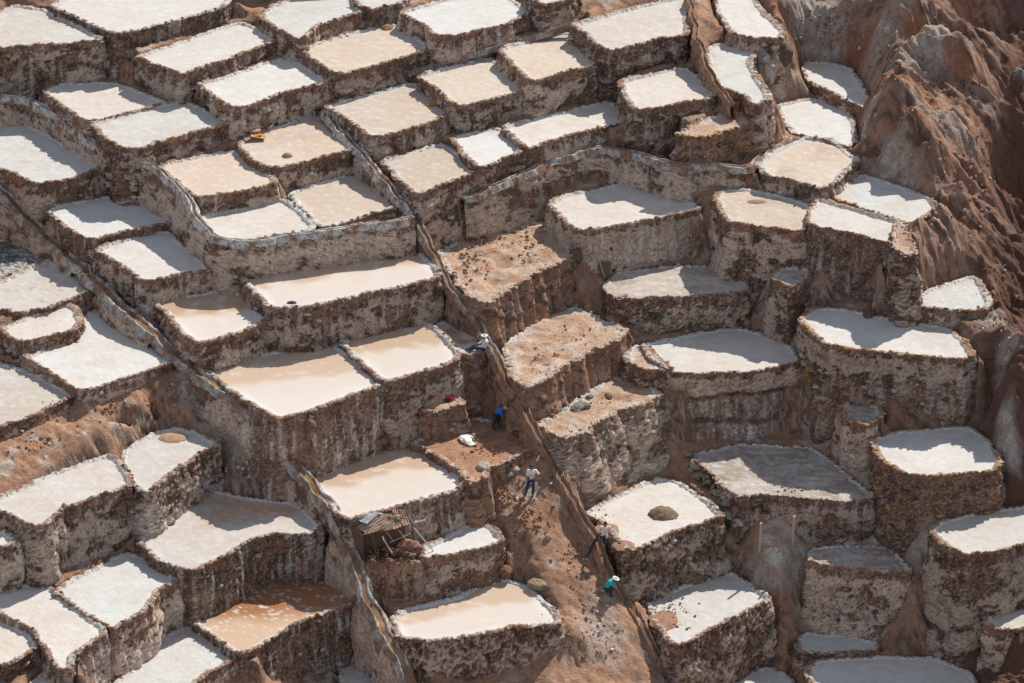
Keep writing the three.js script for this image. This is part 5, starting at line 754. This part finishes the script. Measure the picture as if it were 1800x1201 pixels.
clods([[1000, 600, 80, 40], [1050, 710, 70, 25], [950, 640, 50, 30]], 240, [.03, .16], 'crumbs of earth on the bare terraces', ['soil2', 'brown', 'pale'], 5);
clods([[200, 720, 160, 35], [60, 780, 70, 30], [320, 690, 60, 25], [430, 820, 40, 25]], 420, [.04, .24], 'lumps of earth on the bare bank at left', ['soil', 'brown', 'pale', 'soil2'], 6);
clods([[1040, 1040, 50, 60], [1060, 1130, 50, 50], [960, 1120, 50, 40], [1010, 980, 50, 40]], 420, [.04, .24], 'lumps of earth on the slope left of the lower channel', ['soil', 'brown', 'pale', 'soil2'], 7);
clods([[1000, 800, 50, 60], [1080, 800, 70, 45], [1130, 770, 40, 30]], 320, [.08, .32], 'rubble on the stony slope above the pond with the mound', ['grey', 'pale', 'brown', 'moss'], 8);
clods([[1580, 150, 140, 140], [1700, 320, 90, 130], [1760, 560, 50, 130], [1450, 50, 70, 50]], 600, [.05, .3], 'loose stones on the eroded slope at right', ['brown', 'pale', 'red', 'soil2'], 9);
// ------------------------------------------------------------------ people: one smooth body each, clothes over it
function capsule(p, a, b, ra, rb) { const bx = b[0] - a[0], by = b[1] - a[1], bz = b[2] - a[2], t = clamp(((p[0] - a[0]) * bx + (p[1] - a[1]) * by + (p[2] - a[2]) * bz) / (bx * bx + by * by + bz * bz || 1e-9)), x = p[0] - a[0] - bx * t, y = p[1] - a[1] - by * t, z = p[2] - a[2] - bz * t; return Math.sqrt(x * x + y * y + z * z) - lerp(ra, rb, t); }
const smin = (a, b, k) => { const h = Math.max(k - Math.abs(a - b), 0) / k; return Math.min(a, b) - h * h * k * 0.25; };
function meshField(bones, k, res, pad = 0.06) {
  let lo = [1e9, 1e9, 1e9], hi = [-1e9, -1e9, -1e9];
  for (const [a, b, ra, rb] of bones) for (const [q, r] of [[a, ra], [b, rb]]) for (let c = 0; c < 3; c++) { lo[c] = Math.min(lo[c], q[c] - r - pad); hi[c] = Math.max(hi[c], q[c] + r + pad); }
  const mid = lo.map((v, c) => (v + hi[c]) / 2), half = Math.max(...lo.map((v, c) => hi[c] - v)) / 2;
  const mc = new MarchingCubes(res, M.earth, false, false, 60000), n = res, H = n / 2; mc.isolation = 0;
  for (let z = 0; z < n; z++) for (let y = 0; y < n; y++) for (let x = 0; x < n; x++) {
    const p = [mid[0] + ((x - H) / H) * half, mid[1] + ((y - H) / H) * half, mid[2] + ((z - H) / H) * half]; let d = 1e3;
    if (p[0] < lo[0] || p[0] > hi[0] || p[1] < lo[1] || p[1] > hi[1] || p[2] < lo[2] || p[2] > hi[2]) d = 0.2; else for (const [a, b, ra, rb, kk] of bones) d = smin(d, capsule(p, a, b, ra, rb), kk ?? k);
    mc.field[x + y * n + z * n * n] = -d;
  }
  mc.update();
  const c = mc.count, g = new THREE.BufferGeometry(), P_ = new Float32Array(c * 3), N_ = new Float32Array(c * 3);
  for (let i = 0; i < c; i++) for (let q = 0; q < 3; q++) { P_[i * 3 + q] = mid[q] + mc.positionArray[i * 3 + q] * half; N_[i * 3 + q] = mc.normalArray[i * 3 + q]; }
  g.setAttribute('position', new THREE.BufferAttribute(P_, 3)); const w = mergeVertices(g, 1e-4); w.computeVertexNormals(); const t = w.index.array, q = new Float32Array(w.attributes.position.count * 2); w.setAttribute('uv', new THREE.BufferAttribute(q, 2)); return w;
}
const mid3 = (a, b, t = 0.5) => a.map((v, c) => lerp(v, b[c], t));
function hand(wrist, dir, up, curl) {                 // palm, four unequal bent fingers, a thumb off the side
  const D = V(...dir).normalize(), U = V(...up), S = V(0, 0, 0).crossVectors(D, U).normalize(), N = V(0, 0, 0).crossVectors(S, D).normalize(), W = V(...wrist), at_ = (d, s, n) => W.clone().addScaledVector(D, d).addScaledVector(S, s).addScaledVector(N, n).toArray(), bones = [];
  bones.push([at_(0, 0, 0), at_(0.05, 0, 0), 0.024, 0.026], [at_(0.03, -0.022, 0), at_(0.085, -0.03, 0), 0.014, 0.012], [at_(0.03, 0.02, 0), at_(0.085, 0.028, 0), 0.014, 0.012], [at_(0.04, 0, 0), at_(0.09, 0, 0), 0.016, 0.013]);
  [[-0.03, 0.9], [-0.011, 1.05], [0.009, 1], [0.028, 0.78]].forEach(([s, l]) => { let d = 0.088, n = 0, a = 0; for (const seg of [0.042, 0.027, 0.02]) { const p = at_(d, s, n); a += curl; d += seg * l * Math.cos(a); n -= seg * l * Math.sin(a); bones.push([p, at_(d, s, n), 0.009, 0.008, 0.008]); } });
  bones.push([at_(0.03, -0.026, 0), at_(0.06, -0.055, -0.012), 0.011, 0.010], [at_(0.06, -0.055, -0.012), at_(0.09, -0.058, -0.03), 0.0095, 0.008]);
  return bones;
}
function person(px, py, J, dress, label) {
  const o = thing(pick(px, py)), P_ = o.position; P_.y += J.lift ?? 0;
  // feet stand on the ground where they are
  for (const s of ['L', 'R']) { const a = J['ankle' + s]; if (!J.sits) { const g = surfY(P_.x + a[0], P_.z + a[2]) - P_.y; a[1] = clamp(g, -0.3, 0.3) + 0.09; J['toe' + s][1] = a[1] - 0.05; } }
  const sk = [], up = J.headUp ?? [0, 1, 0], f = J.face, H = J.head, h = (a, b, c) => { const u = V(...up).normalize(), F = V(...f).addScaledVector(u, -V(...f).dot(u)).normalize(), R_ = V(0, 0, 0).crossVectors(u, F); return V(...H).addScaledVector(R_, a).addScaledVector(u, b).addScaledVector(F, c).toArray(); };
  sk.push([J.pelvis, J.chest, 0.125, 0.14], [mid3(J.pelvis, J.chest, .6), J.chest, 0.13, 0.135], [J.chest, J.neck, 0.12, 0.055], [J.neck, h(0, -0.06, 0), 0.055, 0.055]);
  for (const s of ['L', 'R']) sk.push([J['shoulder' + s], J.chest, 0.07, 0.1], [J['shoulder' + s], J['elbow' + s], 0.058, 0.043], [J['elbow' + s], J['wrist' + s], 0.042, 0.028], [J.pelvis, J['hip' + s], 0.11, 0.1], [J['hip' + s], J['knee' + s], 0.092, 0.06], [J['knee' + s], J['ankle' + s], 0.058, 0.038], [J['ankle' + s], J['toe' + s], 0.042, 0.035]);
  const body = [meshField(sk, 0.05, 68)];
  const hd = [[h(0, 0.03, -0.02), h(0, -0.03, 0.015), 0.088, 0.075], [h(0, -0.05, 0.04), h(0, -0.075, 0.055), 0.055, 0.04], [h(0, 0.02, 0.085), h(0, -0.02, 0.105), 0.012, 0.017, 0.02], [h(0.083, 0.01, -.01), h(0.083, -0.03, -.01), 0.018, 0.014, 0.01], [h(-0.083, 0.01, -.01), h(-0.083, -0.03, -.01), 0.018, 0.014, 0.01], [h(-0.02, -0.052, 0.085), h(0.02, -0.052, 0.085), 0.012, 0.012, 0.01], [h(0, -0.06, 0), J.neck, 0.055, 0.056]];
  body.push(meshField(hd, 0.04, 36, 0.02));
  for (const s of ['L', 'R']) { const e = J['elbow' + s], w = J['wrist' + s]; body.push(meshField(hand(w, w.map((v, c) => v - e[c]), s === 'L' ? f : f.map((v) => -v), J.curl ?? 0.75), 0.014, 36, 0.012)); }
  part(mergeGeometries(body), 'body', dress.skin, o);
  for (const s of [-1, 1]) part(new THREE.SphereGeometry(0.011, 8, 6).translate(...h(s * 0.033, 0.005, 0.082)), 'eye', PM.black, o);
  const sh = [[J.pelvis, J.chest, 0.142, 0.155], [mid3(J.pelvis, J.chest, .55), J.chest, 0.15, 0.15], [J.chest, mid3(J.chest, J.neck, .7), 0.135, 0.085]];
  for (const s of ['L', 'R']) sh.push([J['shoulder' + s], J.chest, 0.085, 0.11], [J['shoulder' + s], mid3(J['shoulder' + s], J['elbow' + s], dress.long ? 1 : .75), 0.075, 0.068]);
  if (dress.long) for (const s of ['L', 'R']) sh.push([J['elbow' + s], mid3(J['elbow' + s], J['wrist' + s], .9), 0.062, 0.045]);
  part(meshField(sh, 0.05, 48), 'shirt', dress.shirt, o);
  if (dress.side) for (const s of ['L', 'R']) part(meshField([[mid3(J['shoulder' + s], J.chest, .15), mid3(J['shoulder' + s], J.pelvis, .75), 0.09, 0.075], [J['shoulder' + s], mid3(J['shoulder' + s], J['elbow' + s], .45), 0.077, 0.073]], 0.04, 40), 'side_panel', dress.side, o);
  if (dress.print) { const c = mid3(J.chest, J.pelvis, .3), m = part(new THREE.SphereGeometry(0.1, 14, 8), 'print', dress.print, o); m.scale.set(1.1, 0.55, 0.35); m.position.set(c[0] + (dress.pd?.[0] ?? 0), c[1] + 0.02, c[2] + 0.13); }
  const tr = [[J.pelvis, mid3(J.pelvis, J.chest, .12), 0.135, 0.135]];
  for (const s of ['L', 'R']) tr.push([J.pelvis, J['hip' + s], 0.125, 0.118], [J['hip' + s], J['knee' + s], 0.11, 0.078], [J['knee' + s], mid3(J['knee' + s], J['ankle' + s], .92), 0.076, 0.06]);
  part(meshField(tr, 0.05, 56), 'trousers', dress.trousers, o);
  for (const s of ['L', 'R']) part(meshField([[J['ankle' + s], J['toe' + s], 0.052, 0.045]], 0.03, 24, .03), 'shoe', PM.shoe, o);
  const cap = [[h(0, 0.05, -0.025), h(0, 0.02, -0.045), 0.095, 0.09]];
  part(meshField(cap, 0.03, 34, .03), dress.hat ? 'hat_crown' : 'hair', dress.hat ?? PM.hair, o);
  if (dress.hat) { const g = new THREE.LatheGeometry([[0.07, 0.03], [0.1, 0.012], [0.15, 0], [0.185, 0.008], [0.185, 0.0], [0.15, -0.01], [0.09, 0]].map((q) => new THREE.Vector2(...q)), 22), m = part(g, 'hat_brim', dress.hat, o), u = V(...up).normalize(); m.quaternion.setFromUnitVectors(V(0, 1, 0), u); m.position.set(...h(0, 0.055, -0.01)); }
  return add(o, 'person', label, 'person');
}
// 1 sitting on the pond corner, legs to the left
person(848, 617, { sits: 1, pelvis: [0.05, 0.16, 0], chest: [0.16, 0.52, -0.02], neck: [0.13, 0.70, 0], head: [0.1, 0.86, 0.02], face: [-0.8, -0.2, 0.5], shoulderL: [0.16, 0.62, 0.18], shoulderR: [0.14, 0.62, -0.2], elbowL: [0.02, 0.4, 0.26], elbowR: [-0.02, 0.42, -0.24], wristL: [-0.2, 0.34, 0.18], wristR: [-0.22, 0.36, -0.12], hipL: [0.02, 0.14, 0.1], hipR: [0.02, 0.14, -0.1], kneeL: [-0.36, 0.30, 0.18], kneeR: [-0.4, 0.26, -0.1], ankleL: [-0.68, 0.06, 0.16], ankleR: [-0.74, 0.06, -0.08], toeL: [-0.84, 0.08, 0.2], toeR: [-0.9, 0.08, -0.06] }, { skin: PM.skin, shirt: PM.pinkShirt, trousers: PM.jeans, hat: PM.white, long: 1 }, 'person in pale shirt and jeans sitting at the corner of the small ledge pond');
// 2 bent over digging
person(876, 752, { pelvis: [-0.16, 0.82, -0.02], chest: [0.12, 1.06, 0.08], neck: [0.27, 1.14, 0.13], head: [0.38, 1.2, 0.18], headUp: [0.5, 0.85, 0.1], face: [0.7, -0.6, 0.4], shoulderL: [0.2, 1.1, -0.12], shoulderR: [0.12, 1.08, 0.28], elbowL: [0.26, 0.82, -0.1], elbowR: [0.22, 0.8, 0.32], wristL: [0.3, 0.6, 0.05], wristR: [0.26, 0.56, 0.3], hipL: [-0.14, 0.8, -0.12], hipR: [-0.14, 0.8, 0.1], kneeL: [0.0, 0.46, -0.16], kneeR: [-0.2, 0.44, 0.16], ankleL: [0.02, 0.09, -0.18], ankleR: [-0.3, 0.09, 0.16], toeL: [0.18, 0.05, -0.14], toeR: [-0.14, 0.05, 0.22], curl: 1.0 }, { skin: PM.skinDark, shirt: PM.blue, trousers: PM.trousers, hat: PM.straw }, 'person in blue shirt and straw hat bending over to dig');
// 3 standing in white shirt
person(934, 870, { pelvis: [0.0, 0.92, 0], chest: [0.03, 1.3, 0.0], neck: [0.03, 1.48, 0.02], head: [0.0, 1.62, 0.04], face: [-0.3, -0.4, 0.85], shoulderL: [0.22, 1.4, 0.02], shoulderR: [-0.16, 1.4, 0.02], elbowL: [0.42, 1.2, 0.06], elbowR: [-0.24, 1.14, 0.1], wristL: [0.22, 1.04, 0.2], wristR: [-0.28, 0.94, 0.26], hipL: [0.1, 0.9, 0], hipR: [-0.1, 0.9, 0], kneeL: [0.1, 0.5, 0.08], kneeR: [-0.2, 0.52, 0.06], ankleL: [0.08, 0.09, 0.04], ankleR: [-0.26, 0.09, -0.1], toeL: [0.06, 0.05, 0.2], toeR: [-0.34, 0.05, 0.06], curl: 1.0 }, { skin: PM.skin, shirt: PM.tee, trousers: PM.jeans, print: PM.navy }, 'person in white shirt with a dark print, standing on the slope holding a tool');
// 4 legs wide apart over the channel
person(1050, 977, { lift: 0.3, pelvis: [0.2, 0.88, 0], chest: [0.38, 1.24, 0.02], neck: [0.4, 1.42, 0.03], head: [0.4, 1.56, 0.06], face: [-0.2, -0.5, 0.8], shoulderL: [0.58, 1.34, 0.0], shoulderR: [0.2, 1.34, 0.02], elbowL: [0.64, 1.08, 0.04], elbowR: [0.14, 1.1, 0.12], wristL: [0.56, 0.86, 0.12], wristR: [0.1, 0.88, 0.22], hipL: [0.3, 0.86, 0], hipR: [0.1, 0.86, 0], kneeL: [0.42, 0.48, 0.06], kneeR: [-0.18, 0.5, 0.06], ankleL: [0.44, 0.09, 0.0], ankleR: [-0.48, 0.09, 0], toeL: [0.46, 0.05, 0.16], toeR: [-0.58, 0.05, 0.12] }, { skin: PM.skin, shirt: PM.pinkShirt, trousers: PM.trousers, side: PM.redCloth }, 'person in pale shirt with red sides standing with legs wide over the channel');
// 5 squatting in teal
person(1070, 1046, { pelvis: [-0.12, 0.36, -0.06], chest: [0.06, 0.72, 0.02], neck: [0.24, 0.85, 0.05], head: [0.36, 0.95, 0.08], headUp: [0.4, 0.9, 0.1], face: [0.75, -0.55, 0.3], shoulderL: [0.16, 0.8, -0.14], shoulderR: [0.14, 0.78, 0.24], elbowL: [0.34, 0.58, -0.1], elbowR: [0.36, 0.56, 0.26], wristL: [0.44, 0.34, -0.02], wristR: [0.46, 0.32, 0.16], hipL: [-0.1, 0.34, -0.14], hipR: [-0.1, 0.34, 0.06], kneeL: [0.16, 0.5, -0.22], kneeR: [0.2, 0.48, 0.16], ankleL: [-0.06, 0.09, -0.18], ankleR: [0.06, 0.09, 0.14], toeL: [0.1, 0.05, -0.2], toeR: [0.24, 0.05, 0.16], curl: 0.9 }, { skin: PM.skin, shirt: PM.teal, trousers: PM.trousers, hat: PM.white }, 'person in teal shirt and white hat squatting beside the lower channel');
tool(V(0.3, 1.0, 0.2).add(pick(876, 752)), V(0.62, -0.05, 0.45).add(pick(876, 752)), 'shovel held by the person in blue');
tool(V(-0.62, 0.98, 0.3).add(pick(934, 870)), V(0.5, 1.06, 0.2).add(pick(934, 870)), 'pole held across by the person in white shirt', false);
{ const p = pick(929, 853), m = new THREE.Mesh(new THREE.LatheGeometry([[0, 0], [.1, 0], [.12, .2], [.125, .22], [.11, .2], [.09, .02]].map((q) => new THREE.Vector2(...q)), 18), paint([0.12, 0.40, 0.60], 0.4)); m.position.copy(p); add(m, 'blue_bucket', 'light blue bucket behind the legs of the person in white shirt', 'bucket'); }
camera.far = 3000;
camera.updateProjectionMatrix();
renderer.render(scene, camera);
